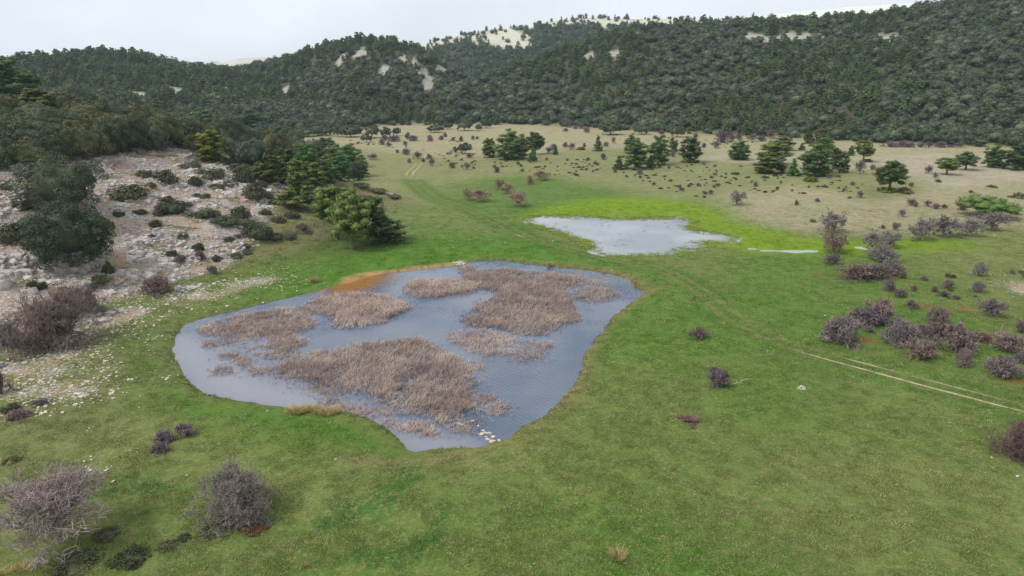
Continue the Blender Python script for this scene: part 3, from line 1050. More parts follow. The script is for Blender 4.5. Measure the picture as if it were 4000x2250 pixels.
# ---- bare wheel ruts where the track is worn through
def rut_strip(g, i0, i1, off, w0, seed):
    r = np.random.default_rng(seed)
    P = TRK[i0:i1]
    if len(P) < 3: return
    T = np.gradient(P, axis=0); T = unit(T); N = np.stack([T[:, 1], -T[:, 0]], -1)
    s = np.arange(len(P))
    fade = np.minimum(1, np.minimum(s + .3, len(P) - 1 - s + .3) / 4)
    wl = w0 * fade * (0.65 + .7 * vnoise(s * .45, s * 0 + seed, 3)); wr = w0 * fade * (0.65 + .7 * vnoise(s * .45, s * 0 + seed + 5, 4))
    A = P + N * (off + wl)[:, None]; B = P + N * (off - wr)[:, None]
    za = ground(A[:, 0], A[:, 1]) + .025; zb = ground(B[:, 0], B[:, 1]) + .025
    zc = ground(P[:, 0] + N[:, 0] * off, P[:, 1] + N[:, 1] * off) + .03
    C = P + N * off
    V = np.stack([np.c_[A, za], np.c_[C, zc], np.c_[B, zb]], 1).reshape(-1, 3)
    k = np.arange(len(P) - 1)[:, None] * 3
    g.add(V, np.concatenate([k + [0, 1, 4, 3], k + [1, 2, 5, 4]]))


def trk_i(u, v):
    q = flat(u, v); return int(np.argmin(np.hypot(*(TRK - q).T)))


g = Geo()
for (a, b, off, w) in [((2640,1045),(1995,873),-.8,.16),((2270,943),(2095,893),.8,.15),((2576,1022),(2290,950),.8,.08),((1955,856),(1925,842),-.8,.13),
                       ((1975,862),(1950,850),.8,.10),((2060,890),(2040,884),.8,.10),((1325,600),(1298,584),-.7,.16),((1045,445),(1056,412),-.9,.18),((1045,445),(1056,412),.9,.18),
                       ((1066,400),(1062,386),.9,.20),((1058,381),(1066,366),-.9,.20),((1066,372),(1062,353),.9,.20),((1066,366),(1062,353),-.9,.20)]:
    i0, i1 = sorted((trk_i(*a), trk_i(*b)))
    rut_strip(g, i0, i1 + 1, off, w, int(abs(off * 10) + i0))
tag(link('dirt_track', g.mesh('dirt_track', [M['rut']])), 'pale worn wheel ruts of the dirt track crossing the meadow', 'track', kind='structure')


# ------------------------------------------------------------------ prototype meshes
def two(crown, mat, trunk):
    """one mesh with crown and trunk, for far trees"""
    g = Geo()
    g.add(np.concatenate(crown.V), np.concatenate(crown.Q), np.concatenate(crown.T) if crown.T else None, 0)
    g.add(np.concatenate(trunk.V), np.concatenate(trunk.Q), None, 1)
    return g.mesh('far_tree', [mat, M['bark']])


def dims(me, q=.3):
    V = np.zeros(len(me.vertices) * 3); me.vertices.foreach_get('co', V); V = V.reshape(-1, 3)
    wx = np.percentile(V[:, 0], 100 - q) - np.percentile(V[:, 0], q); wy = np.percentile(V[:, 1], 100 - q) - np.percentile(V[:, 1], q)
    return .5 * (wx + wy), np.percentile(V[:, 2], 100 - q)


PROTO = {}          # name -> list of (part meshes {part: mesh}, width, height)


def reg(name, parts):
    q = 1.6 if 'branches' in parts else .3
    w = max(dims(m, q)[0] for m in parts.values()); h = max(dims(m, q)[1] for m in parts.values())
    PROTO.setdefault(name, []).append((parts, w, h))


for s in range(3):
    reg('oak', {'crown': oak_crown(100 + s, 3.2, 5.0, 62, 150, 0.105, .03, 1.15).mesh('oak_crown', [M['oak']]),
                'trunk': trunk_geo(s, 3.2, .20, 0.02).mesh('oak_trunk', [M['bark']])})
for s in range(2):
    reg('oak_big', {'crown': oak_crown(110 + s, 3.2, 5.0, 120, 210, 0.068, .02, .95).mesh('oak_crown', [M['oak']]),
                    'trunk': trunk_geo(10 + s, 3.2, .20, 0.02).mesh('oak_trunk', [M['bark']])})
for s in range(3):
    reg('oak_mid', {'crown': oak_crown(120 + s, 3.0, 4.6, 46, 42, 0.24, .22).mesh('oak_crown', [M['oak']]),
                    'trunk': trunk_geo(20 + s, 3.0, .22, 0.02).mesh('oak_trunk', [M['bark']])})
for s in range(3):
    reg('pine', {'crown': pine_crown(200 + s, 8, 2.7, .14, 'dome', 9, 10, 56, .16).mesh('pine_crown', [M['pine']]),
                 'trunk': trunk_geo(40 + s, 7.4, .20, 0, .9, 1.0).mesh('pine_trunk', [M['bark']])})
for s in range(2):
    reg('pine_cone', {'crown': pine_crown(220 + s, 7, 1.9, .10, 'cone', 12, 8, 42, .17).mesh('pine_crown', [M['pine']]),
                      'trunk': trunk_geo(50 + s, 6.4, .15, 0, .5, 1.0).mesh('pine_trunk', [M['bark']])})
for s in range(2):
    reg('pine_lone', {'crown': pine_crown(240 + s, 8, 3.3, .40, 'dome', 7, 11, 64, .17).mesh('pine_crown', [M['pine']]),
                      'trunk': trunk_geo(60 + s, 7.2, .30, 0.0, 1.9, 1.0, 8).mesh('pine_trunk', [M['bark']])})
reg('pine_flat', {'crown': pine_crown(260, 5.5, 5.2, .55, 'flat', 4, 15, 70, .20).mesh('pine_crown', [M['pine']]),
                  'trunk': trunk_geo(66, 4.6, .34, 0.0, 3.0, 1.0, 9).mesh('pine_trunk', [M['bark']])})
reg('pine_lean', {'crown': pine_crown(270, 8, 3.0, .16, 'dome', 9, 8, 55, .19, lean=.28).mesh('pine_crown', [M['pine']]),
                  'trunk': trunk_geo(70, 7.0, .22, .24, 1.1, 1.0).mesh('pine_trunk', [M['bark']])})
for s in range(3):
    reg('forest_oak', {'tree': two(oak_crown(140 + s, 2.9, 4.4, 26, 30, 0.26, .03, 1.35, .22, .72), M['oak'], trunk_geo(80 + s, 2.6, .2, 0, 1, .7, 2))})
for s in range(3):
    reg('forest_pine', {'tree': two(pine_crown(280 + s, 6.0, 2.15, .12, ('dome', 'dome', 'cone')[s], 6, 6, 18, .32), M['pine'], trunk_geo(90 + s, 5.2, .2, 0, .6, 1.0, 2))})
reg('thorn_big', {'branches': bare_bush(300, 3.0, 5.2, 10, 6, 3, .007, .13).mesh('thorn_branches', [M['twig']])})
reg('thorn_big', {'branches': bare_bush(301, 1.9, 3.6, 22, 6, 3, .006, .03).mesh('thorn_branches', [M['twig']])})
for s in range(3):
    reg('thorn', {'branches': bare_bush(310 + s, 1.7, 2.7, 15, 5, 3, .017, 0.0).mesh('thorn_branches', [M['twig']])})
for s in range(2):
    reg('thorn_tree', {'branches': bare_bush(320 + s, 1.7, 3.2, 11, 5, 3, .018, .20).mesh('thorn_branches', [M['twig']])})
for s in range(3):
    reg('thorn_small', {'branches': bare_bush(330 + s, 1.0, 1.3, 8, 4, 3, .03, 0).mesh('thorn_branches', [M['twig']])})
for s in range(3):
    reg('juniper', {'foliage': cushion(400 + s, 1.2, .85, 34, 50, .085).mesh('juniper_foliage', [M['juniper']])})
for s in range(2):
    reg('cushion', {'foliage': cushion(410 + s, 1.0, .6, 16, 22, .16).mesh('cushion_foliage', [M['juniper']])})


def tuft_mesh(seed, n, R, h, w, mat, lean=.5, bend=.35):
    r = np.random.default_rng(seed); g = Geo(); V, Q, T = blades(n, R, h, w, r, lean, bend); g.add(V, Q, T)
    return g.mesh('tuft', [mat])


for s in range(2):
    reg('tussock', {'blades': tuft_mesh(500 + s, 260, .30, .75, .010, M['straw'], .95, .6)})

NAMES = {'oak': 'oak_tree', 'oak_big': 'oak_tree', 'oak_mid': 'oak_tree', 'pine': 'pine_tree', 'pine_cone': 'pine_tree', 'pine_lone': 'pine_tree', 'pine_flat': 'pine_tree',
         'pine_lean': 'pine_tree', 'forest_oak': 'oak_tree', 'forest_pine': 'pine_tree', 'thorn_big': 'bare_thorn', 'thorn': 'bare_thorn',
         'thorn_tree': 'bare_thorn', 'thorn_small': 'thorn_bush', 'juniper': 'juniper_shrub', 'cushion': 'juniper_shrub', 'tussock': 'grass_tussock'}
CATS = {'oak_tree': 'tree', 'pine_tree': 'tree', 'bare_thorn': 'bush', 'thorn_bush': 'bush', 'juniper_shrub': 'shrub', 'grass_tussock': 'grass'}
PLACED = []          # x, y, radius of everything that stands on the ground
_count = {}


def put(kind, x, y, z, sw, sh, label, group=None, rz=None, tint=None, sink=0.06, variant=None):
    i = _count.get(kind, 0); _count[kind] = i + 1
    parts, w, h = PROTO[kind][(i if variant is None else variant) % len(PROTO[kind])]
    rz = random.uniform(0, 6.28) if rz is None else rz
    nm = NAMES[kind]
    sc = (sw / w, sw / w * random.uniform(.92, 1.08), sh / h)
    loc = (x, y, z - sink)
    if len(parts) == 1:
        ob = link(nm, list(parts.values())[0], loc, rz, sc)
        obs = [ob]
    else:
        ob = link(nm, None, loc, rz, sc)
        obs = [link(p, m, parent=ob) for p, m in parts.items()]
    for q in obs:
        if tint is not None and q.name.split('.')[0] != 'trunk':
            q.color = (*tint, 1)
    tag(ob, label, CATS[nm], group)
    PLACED.append((x, y, sw * .5))
    return ob


def place(kind, u, vb, vt, w, label, group=None, tint=None, variant=None, rz=None):
    """thing whose foot is seen at pixel (u, vb), top at vt, w pixels wide"""
    du, dv, dz = ray(u, vb)
    dep = float(-dz / math.hypot(float(dv), float(dz)))
    cosd = math.sqrt(max(.2, 1 - dep * dep))
    T = vb - vt; bs = .5 * w * dep
    if kind in ('oak', 'oak_big') or (kind == 'pine' and w / T > 1.2):
        half = math.sqrt(max((T * .5) ** 2 - bs ** 2, (T * .3) ** 2))
        foot = vb - (T * .5 - half); hp = 2 * half / cosd
    elif NAMES[kind] in ('bare_thorn', 'thorn_bush', 'juniper_shrub', 'grass_tussock'):
        k = .8 if kind != 'thorn_tree' else .35
        foot = vb - k * bs
        T = T * (.9 if kind == 'thorn_tree' else 1)
        hp = math.sqrt(max((T - k * bs) ** 2 - (k * bs) ** 2, (T * .35) ** 2)) / cosd
    else:
        foot = vb; hp = (T - .35 * bs) / cosd
    x, y, z, t = drop(u, foot)
    m = float(t[0]) / F
    hgt = max(.2, hp * m)
    return put(kind, float(x[0]), float(y[0]), float(z[0]), w * m, hgt, label, group, rz, tint, 0.08, variant)


# ------------------------------------------------------------------ the trees one can tell apart
OLIVE = (1.3, 1.08, .8); YEL = (1.9, 1.45, .62); BLUE = (.8, 1.0, 1.25); BRT = (1.25, 1.12, .8); DRK = (.82, .86, .78); BRN = (1.32, 1.12, .86); RED = (1.2, .85, .75)
WOOD = 'holm oak in the wood crowning the rocky hillside'
WOODG = 'oaks of the hillside wood'
for (kind, u, vb, vt, w, label, group, tint) in [
    # rocky hillside
    ('oak_big', 160, 532, 375, 208, 'large spreading holm oak on pale bedrock halfway up the rocky slope', None, DRK),
    ('oak_big', 180, 668, 507, 195, 'dense rounded holm oak growing from the grey rock ledge at the slope foot', None, (.85, .98, .95)),
    ('pine', 25, 275, 143, 150, 'tallest dark green pine towering above the hillside oak wood', None, (.85, 1, .8)),
    ('pine', 105, 305, 225, 112, 'olive-green pine among the oaks below the tallest hillside pine', None, OLIVE),
    ('oak', 182, 287, 210, 90, 'round brownish holm oak on the skyline of the hillside wood', None, BRN),
    ('oak', 285, 305, 234, 112, WOOD, WOODG, BRN), ('oak', 100, 340, 262, 116, WOOD, WOODG, None), ('oak', 75, 398, 302, 146, WOOD, WOODG, DRK),
    ('oak', 212, 402, 305, 132, WOOD, WOODG, BRN), ('oak', 287, 388, 302, 82, WOOD, WOODG, None), ('oak', 345, 386, 293, 70, WOOD, WOODG, DRK),
    ('oak', 400, 335, 270, 122, WOOD, WOODG, BRN), ('oak', 397, 378, 307, 68, WOOD, WOODG, None), ('oak', 225, 325, 276, 58, WOOD, WOODG, None),
    ('oak', 285, 328, 270, 84, WOOD, WOODG, None), ('oak', 457, 368, 318, 62, WOOD, WOODG, BRN), ('oak', 15, 325, 232, 80, WOOD, WOODG, BRN),
    ('oak', 10, 425, 335, 80, WOOD, WOODG, DRK), ('oak', 445, 340, 285, 70, WOOD, WOODG, None), ('oak', 350, 335, 262, 80, WOOD, WOODG, BRN),
    ('pine_cone', 400, 305, 248, 52, 'pointed pale olive pine rising from the oak wood on the hillside crest', None, OLIVE),
    ('oak', 28, 305, 258, 42, 'small orange-brown oak below the tallest hillside pine', None, (1.9, 1.25, .6)),
    ('pine', 517, 335, 273, 92, 'broad deep green pine on the crest between the oak wood and the pine stand', None, (.9, 1.1, .8)),
    ('oak', 585, 350, 297, 64, WOOD, WOODG, DRK), ('pine', 632, 335, 277, 82, 'broad deep green pine on the crest with dark oaks on both sides', None, (.9, 1.1, .85)),
    ('pine', 535, 408, 326, 86, 'yellow-green pine standing alone above the limestone pavement', None, YEL),
    ('oak', 635, 417, 348, 78, 'rounded grey-green holm oak right behind the yellow-green pine', None, BLUE),
    ('oak', 672, 388, 334, 68, WOOD, WOODG, BRN), ('oak', 722, 407, 349, 54, WOOD, WOODG, BRN), ('pine', 700, 362, 316, 58, 'green pine sunk among the oaks at the hill crest', None, None),
    ('oak', 745, 368, 326, 44, WOOD, WOODG, None), ('oak', 630, 353, 317, 66, WOOD, WOODG, None),
    ('pine_cone', 683, 462, 374, 68, 'olive pointed conifer at the top edge of the pine stand', None, OLIVE),
    ('pine_cone', 752, 517, 403, 108, 'large drooping olive conifer standing apart on the grassy slope', None, (1.3, 1.1, .9)),
    ('pine', 775, 452, 361, 74, 'bright green pine directly behind the drooping olive conifer', None, (.75, 1.2, .95)),
    ('pine', 822, 397, 346, 62, 'green pine at the back of the pine stand on the spur', None, None),
    ('pine', 858, 453, 385, 60, 'blue-green pine with a bare trunk at the edge of the spur', None, (.7, 1.15, 1.1)),
    ('pine', 880, 422, 361, 68, 'green pine overlooking the valley from the end of the spur', None, (.85, 1.1, .85)),
    ('oak', 893, 455, 410, 40, 'small dark holm oak leaning out at the end of the spur', None, DRK),
    ('pine', 725, 435, 372, 60, 'green pine inside the dense stand on the spur', 'pines of the stand on the spur', None), ('pine', 800, 425, 362, 66, 'green pine inside the dense stand on the spur', 'pines of the stand on the spur', None),
    ('pine', 838, 437, 372, 62, 'green pine inside the dense stand on the spur', 'pines of the stand on the spur', None), ('pine', 790, 475, 405, 66, 'green pine inside the dense stand on the spur', 'pines of the stand on the spur', OLIVE),
    ('pine', 905, 445, 392, 50, 'green pine inside the dense stand on the spur', 'pines of the stand on the spur', None), ('pine', 822, 462, 400, 58, 'green pine inside the dense stand on the spur', 'pines of the stand on the spur', None),
    ('pine_lone', 848, 602, 464, 112, 'tall pine at the back of the clump by the slope foot', None, BRT),
    ('pine_lone', 885, 628, 476, 128, 'pine with two pale trunks at the front of the clump by the slope foot', None, BRT),
    ('pine_lone', 928, 615, 492, 108, 'dark pine in the middle of the clump by the slope foot', None, (.8, .9, .8)),
    ('pine_lean', 975, 606, 532, 110, 'low pine leaning outward from the clump by the slope foot', None, (1.0, .95, .8)),
    # pines on the plain
    ('pine', 1231, 396, 347, 42, 'short rounded pine on the far plain next to the tallest pine clump', None, BRT),
    ('pine', 1283, 401, 325, 80, 'tallest broad pine of the clump on the far plain', None, None),
    ('pine', 1312, 398, 338, 44, 'pine pressed against the tallest pine on the far plain', None, OLIVE),
    ('pine_lone', 1347, 389, 332, 47, 'open-crowned pine at the thorn-covered end of the far pine clump', None, None),
    ('pine_cone', 1340, 406, 367, 24, 'narrow bright green young pine in front of the far pine clump', None, (.8, 1.3, .8)),
    ('pine_cone', 1397, 389, 364, 15, 'tiny bright green pine beside low shrubs on the far plain', None, (.8, 1.25, .8)),
    ('pine_cone', 1504, 380, 341, 26, 'neat conical pine standing alone on the tan far plain', None, None),
    ('pine_cone', 1556, 426, 391, 30, 'small dark forked pine in front of the big mid-plain pines', None, (.7, .95, .7)),
    ('pine', 1598, 425, 353, 67, 'broad pine at the thorny end of the mid-plain row of pines', None, None),
    ('pine', 1588, 386, 336, 42, 'pine half hidden behind a broad pine of the mid-plain row', None, BLUE),
    ('pine', 1655, 415, 340, 57, 'tall ragged pine in the mid-plain row with a visible trunk', None, None),
    ('pine_cone', 1636, 422, 389, 27, 'small pine wedged between two tall pines of the mid-plain row', None, OLIVE),
    ('pine_lean', 1694, 386, 346, 26, 'slim leaning dark pine behind the mid-plain row', None, DRK),
    ('pine', 1735, 409, 344, 56, 'layered rounded pine ending the mid-plain row', None, None),
    ('pine', 1859, 402, 350, 57, 'solitary dense pine beside the pale bare ground', None, DRK),
    ('pine', 1970, 378, 342, 54, 'pine at the back of the yellow-green pine group on the knoll', None, None),
    ('pine', 1945, 413, 355, 82, 'broad layered pine in the middle of the knoll group', None, OLIVE),
    ('pine', 1935, 436, 384, 84, 'low spreading olive pine at the front of the knoll group', None, OLIVE),
    ('pine_cone', 1994, 442, 398, 32, 'small pointed green pine between the two largest knoll pines', None, (.8, 1.2, .8)),
    ('pine', 2048, 442, 361, 84, 'largest dark green pine on the knoll above thorn bushes', None, (.85, 1, .75)),
    ('pine_lean', 2112, 434, 367, 56, 'pine with a slanting trunk at the end of the knoll', None, None),
    ('pine_cone', 2033, 361, 318, 30, 'tall slim pine against the forest edge behind the knoll', None, None),
    ('pine_cone', 2068, 363, 311, 38, 'tallest pointed pine against the forest edge behind the knoll', None, OLIVE),
    ('pine', 2076, 377, 343, 38, 'bright green rounded pine just behind the largest knoll pine', None, (.8, 1.2, .8)),
    ('pine_cone', 2016, 378, 359, 18, 'tiny dark pine behind the knoll', None, DRK),
    ('pine_cone', 2140, 391, 366, 20, 'small bright pine beside the leaning-trunk pine', None, (.8, 1.25, .8)),
    ('pine_lone', 2171, 407, 353, 48, 'open pine with a bare trunk at the edge of the grey bare ground', None, BRT),
    ('pine_cone', 2158, 358, 340, 13, 'tiny pine at the forest edge above the grey bare ground', None, (.8, 1.2, .8)),
    ('pine_lone', 2237, 482, 402, 80, 'lone umbrella-shaped pine with thick trunk above yellow-green cushion shrubs', None, (.8, .9, .7)),
    ('pine_lone', 2381, 439, 396, 54, 'yellow-green tiered pine alone on the tan plain', None, (1.35, 1.3, .8)),
    ('pine_lone', 2429, 428, 380, 58, 'grey-green open pine next to the yellow-green tiered pine', None, (1.05, 1.05, 1.25)),
    ('pine', 2497, 421, 361, 52, 'egg-shaped dense pine on the tan plain', None, DRK),
    ('pine', 2556, 427, 360, 72, 'bulky dark pine beside the egg-shaped pine', None, DRK),
    ('pine_flat', 2477, 546, 488, 122, 'flat-topped spreading pine among leafless thorns', None, (1.1, 1.05, .75)),
    # oaks on the plain
    ('oak_mid', 1094, 333, 313, 42, 'low spreading holm oak in the row at the far end of the plain', None, None),
    ('oak_mid', 1126, 325, 307, 26, 'small round holm oak standing behind the far oak row', None, None),
    ('oak_mid', 1168, 329, 304, 43, 'widest dark holm oak of the row at the far end of the plain', None, DRK),
    ('oak_mid', 1204, 329, 311, 18, 'smallest mop-headed oak of the far oak row', None, None),
    ('oak_mid', 1224, 322, 302, 28, 'holm oak touching the forest edge behind the far oak row', None, None),
    ('oak_mid', 1170, 387, 359, 38, 'dark dome-shaped holm oak alone in the middle of the plain', None, DRK),
    ('oak_mid', 922, 358, 334, 28, 'small round holm oak below the oak grove near the track', None, DRK),
    ('oak_mid', 970, 346, 319, 28, 'upright dark holm oak between grove and far track', None, DRK),
    ('oak_mid', 998, 342, 321, 24, 'dark holm oak nearest the far end of the track', None, DRK),
    ('oak_mid', 882, 345, 313, 52, 'broad holm oak of the grove behind the spur', 'oaks of the grove behind the spur', None),
    ('oak_mid', 851, 344, 317, 28, 'broad holm oak of the grove behind the spur', 'oaks of the grove behind the spur', None),
    ('oak_mid', 936, 347, 315, 40, 'greyish leafless-looking oak of the grove behind the spur', None, (1.2, 1.05, 1.05)),
    ('oak_mid', 1535, 339, 304, 58, 'large double-crowned holm oak projecting from the forest edge', None, BRT),
    ('oak_mid', 1614, 338, 313, 41, 'rounded holm oak at the forest edge behind the mid-plain pines', None, None),
    ('oak_mid', 1703, 345, 318, 44, 'squat spreading holm oak detached from the forest edge', None, BRT),
    ('oak_mid', 2465, 369, 342, 34, 'holm oak standing just in front of the forest by the bare ground', None, DRK),
]:
    place(kind, u, vb, vt, w, label, group, tint)

# more of the hillside wood, where the crest is closed with crowns
_line = np.array([(-200,455),(0,440),(150,425),(280,398),(380,385),(450,380),(600,398),(700,420),(780,440),(900,430)], float)
_n = 0
while _n < 74:
    y = rng.uniform(88, 172); x = np.interp(y, TOE_Y, TOE_X) - rng.uniform(8, 75)
    z = float(ground(x, y))
    zc = y * CP - (z - CAM_Z) * SP
    u = W / 2 + F * x / zc; v = H / 2 - F * (y * SP + (z - CAM_Z) * CP) / zc
    if u < -60 or u > 890 or v > np.interp(u, _line[:, 0], _line[:, 1]) - 12: continue
    if any(math.hypot(x - a, y - b) < .55 * c + 1.2 for a, b, c in PLACED): continue
    s_ = random.uniform(5.2, 8.2)
    put('oak', x, y, z, s_, s_ * random.uniform(.62, 1.05), WOOD, WOODG, None, random.choice([(1.42, 1.25, .92), (.68, .74, .66), (1.12, 1.18, .9), (1.3, 1.08, .8), (.85, .95, .85)]))
    _n += 1
for (u, v, h, w, kd, tn) in [(610,415,55,62,'oak',None),(665,420,56,60,'oak',BRN),(700,450,60,58,'pine',OLIVE),(735,470,66,56,'pine',None),(760,440,60,56,'pine',None),(700,405,50,56,'oak',DRK),(760,400,48,56,'oak',None),
                             (800,400,50,52,'oak',None),(845,415,52,56,'pine',None),(870,440,50,46,'oak',DRK),(575,385,50,60,'oak',None),(500,385,52,64,'oak',BRN),(470,372,48,60,'oak',DRK),(655,455,50,48,'pine',OLIVE),(610,380,46,56,'oak',None)]:
    place(kd, u, v, v - h, w, 'crowded tree closing the wood above the grassy end of the spur', 'trees closing the wood on the spur', tn)
_n = 0
while _n < 46:
    u, v = random.uniform(560, 905), random.uniform(318, 352)
    if v > 352 - (u - 560) * .03: continue
    p = flat(u, v)
    if any(math.hypot(p[0] - a, p[1] - b) < .4 * c + 1.2 for a, b, c in PLACED): _n += .2; continue
    s_ = random.uniform(5.5, 8.5)
    put('oak_mid', p[0], p[1], float(ground(p[0], p[1])), s_, s_ * random.uniform(.62, .8), 'broad holm oak of the grove behind the spur', 'oaks of the grove behind the spur')
    _n += 1

# ---- leafless thorns, one by one
LAKE = 'leafless thorn in the row beside the yellow-green meadow'
LAKEG = 'thorns beside the yellow-green meadow'
THIN = 'leafless grey-brown thorn in the thicket on the reddish ground above the track'
THING = 'thorn thicket above the track'
MEAD = 'small dark thorn dotted on the grass between meadow and thicket'
MEADG = 'thorns between meadow and thicket'
for (kind, u, vb, vt, w, label, group, tint) in [
    ('thorn_big', 150, 1432, 1204, 262, 'large leafless lichen-grey thorn tree with low arching branches', None, (1.05, .98, .98)),
    ('thorn_big', 603, 1330, 1192, 148, 'dome-shaped leafless thorn growing out of a green and red juniper skirt', None, None),
    ('thorn_big', 140, 897, 745, 165, 'large leafless thorn on the scree below the rock ledge', None, (.95, .85, .8)),
    ('thorn_big', 217, 798, 723, 66, 'dark leafless thorn just above the large scree thorn', None, (.8, .72, .75)),
    ('thorn', 18, 880, 818, 66, 'leafless thorn beside the large scree thorn, partly out of view', None, (.8, .72, .75)),
    ('thorn', 393, 744, 698, 62, 'rounded purple-brown thorn where the rocky slope meets the grass', None, (.8, .68, .68)),
    ('thorn', 462, 1104, 1066, 48, 'largest of three purple thorns on the grass near the pond', None, (.75, .68, .8)),
    ('thorn', 411, 1118, 1084, 44, 'pointed purple thorn in the trio near the pond', None, (.75, .68, .8)),
    ('thorn', 402, 1144, 1115, 40, 'smallest low purple thorn in the trio near the pond', None, (.78, .7, .82)),
    ('thorn', 1757, 855, 824, 37, 'single round thorn on the open grass beside the track', None, (.75, .65, .7)),
    ('thorn', 1798, 955, 923, 28, 'small thorn pressed behind an upright thorn on the open grass', None, (.7, .66, .75)),
    ('thorn', 1811, 980, 930, 47, 'upright oval thorn with a dead white branch beside it', None, (.7, .66, .75)),
    ('thorn', 1733, 1068, 1043, 46, 'low reddish-brown thorn mound on the open grass', None, (.85, .6, .55)),
    ('thorn_big', 2565, 1166, 1072, 96, 'big dark reddish thorn on the foreground grass, cut by the frame', None, (.75, .58, .6)),
    ('thorn', 103, 1022, 1003, 39, 'low dark thorn on the pale scree', None, (.7, .65, .75)),
    ('thorn', 45, 1061, 1031, 50, 'low purple-brown thorn at the lower edge of the scree', None, (.85, .72, .75)),
    ('thorn', 3, 996, 938, 36, 'dark thorn at the edge of the scree, half out of view', None, (.7, .62, .68)),
    ('thorn_tree', 1177, 504, 471, 28, 'leafless thorn of the pair standing on fresh grass by the track bend', 'thorn pair by the track bend', BRN),
    ('thorn_tree', 1205, 508, 470, 44, 'leafless thorn of the pair standing on fresh grass by the track bend', 'thorn pair by the track bend', BRN),
    ('thorn_tree', 1257, 477, 449, 26, 'upper thorn of two brownish thorns above the vase-shaped one', None, BRN),
    ('thorn_tree', 1279, 488, 458, 29, 'lower thorn of two brownish thorns above the vase-shaped one', None, BRN),
    ('thorn_tree', 1304, 521, 477, 44, 'vase-shaped leafless thorn tree at the edge of the yellow-green meadow', None, BRN),
    ('thorn_tree', 1359, 454, 424, 37, 'mushroom-shaped leafless thorn tree on the plain', None, BRN),
    ('thorn', 1333, 465, 442, 21, 'small thorn below the mushroom-shaped thorn tree', None, BRN),
    ('thorn_tree', 1855, 517, 477, 35, 'lone leafless thorn tree at the dry rim of the yellow-green meadow', None, None),
    ('thorn_tree', 2098, 588, 528, 60, 'tall leafless thorn tree with pale twisted trunk at the meadow edge', None, (1.15, 1.1, 1.05)),
    ('thorn_tree', 2098, 639, 585, 62, 'brownish thorn tree standing in the wet meadow below the tall one', None, (1.0, .85, .7)),
    ('thorn', 2096, 669, 637, 34, 'small thorn directly below the brownish meadow thorn tree', None, (.85, .8, .8)),
    ('thorn_tree', 2191, 636, 574, 48, LAKE, LAKEG, None), ('thorn_tree', 2237, 626, 580, 48, LAKE, LAKEG, None), ('thorn', 2220, 664, 620, 60, LAKE, LAKEG, None),
    ('thorn', 2155, 710, 666, 70, 'broad dark thorn mass with brown base beside red soil', None, (.8, .66, .64)),
    ('thorn', 2203, 708, 664, 64, LAKE, LAKEG, (.85, .8, .75)), ('thorn', 2242, 697, 653, 46, LAKE, LAKEG, None),
    ('thorn_tree', 2320, 608, 545, 54, LAKE, LAKEG, None), ('thorn_tree', 2372, 599, 539, 60, LAKE, LAKEG, None), ('thorn_tree', 2440, 597, 545, 56, LAKE, LAKEG, None),
    ('thorn_tree', 2495, 582, 533, 58, LAKE, LAKEG, None), ('thorn_tree', 2549, 541, 509, 30, LAKE, LAKEG, None),
    ('thorn', 2236, 735, 703, 29, MEAD, MEADG, (.75, .7, .75)), ('thorn', 2263, 750, 727, 25, MEAD, MEADG, (.75, .7, .75)), ('thorn', 2292, 778, 754, 28, MEAD, MEADG, (.75, .7, .75)),
    ('thorn', 2324, 707, 694, 21, MEAD, MEADG, (.75, .7, .75)), ('thorn', 2383, 727, 703, 27, MEAD, MEADG, (.75, .7, .75)), ('thorn', 2375, 750, 731, 25, MEAD, MEADG, (.75, .7, .75)),
    ('thorn', 2351, 737, 720, 19, MEAD, MEADG, (.9, .7, .7)), ('thorn', 2458, 737, 708, 30, MEAD, MEADG, (.8, .75, .78)), ('thorn', 2463, 697, 660, 27, MEAD, MEADG, None),
    ('thorn_tree', 2494, 799, 749, 56, 'umbrella-shaped thorn with several stems near the pale stony patch', None, (.85, .8, .85)),
    ('thorn', 2110, 873, 799, 94, THIN, THING, (.85, .8, .85)), ('thorn', 2178, 824, 774, 82, THIN, THING, (.85, .8, .92)), ('thorn', 2212, 820, 754, 68, THIN, THING, (.95, .8, .8)),
    ('thorn', 2262, 879, 809, 74, THIN, THING, (.9, .85, .95)), ('thorn', 2320, 913, 856, 64, THIN, THING, (1.0, .85, .82)), ('thorn', 2310, 852, 816, 42, THIN, THING, (.9, .78, .82)),
    ('thorn', 2353, 856, 811, 58, THIN, THING, (.85, .68, .72)), ('thorn', 2357, 818, 774, 48, THIN, THING, (.95, .82, .82)), ('thorn', 2404, 895, 820, 82, THIN, THING, (.9, .75, .8)),
    ('thorn', 2422, 927, 880, 40, THIN, THING, (1, .9, .95)), ('thorn', 2535, 895, 838, 64, THIN, THING, (.95, .85, .85)), ('thorn', 2520, 957, 898, 70, THIN, THING, (.9, .85, .9)),
    ('thorn', 2470, 864, 836, 46, 'low reddish-brown thorn mound within the thicket above the track', None, (.85, .55, .52)),
    ('thorn', 2570, 917, 890, 40, THIN, THING, (.8, .75, .8)), ('thorn', 2573, 842, 800, 34, THIN, THING, (.85, .8, .85)), ('thorn', 2187, 838, 820, 28, THIN, THING, (.8, .75, .8)),
]:
    place(kind, u, vb, vt, w, label, group, tint, None if kind != 'thorn_big' else (0 if w > 200 else 1))

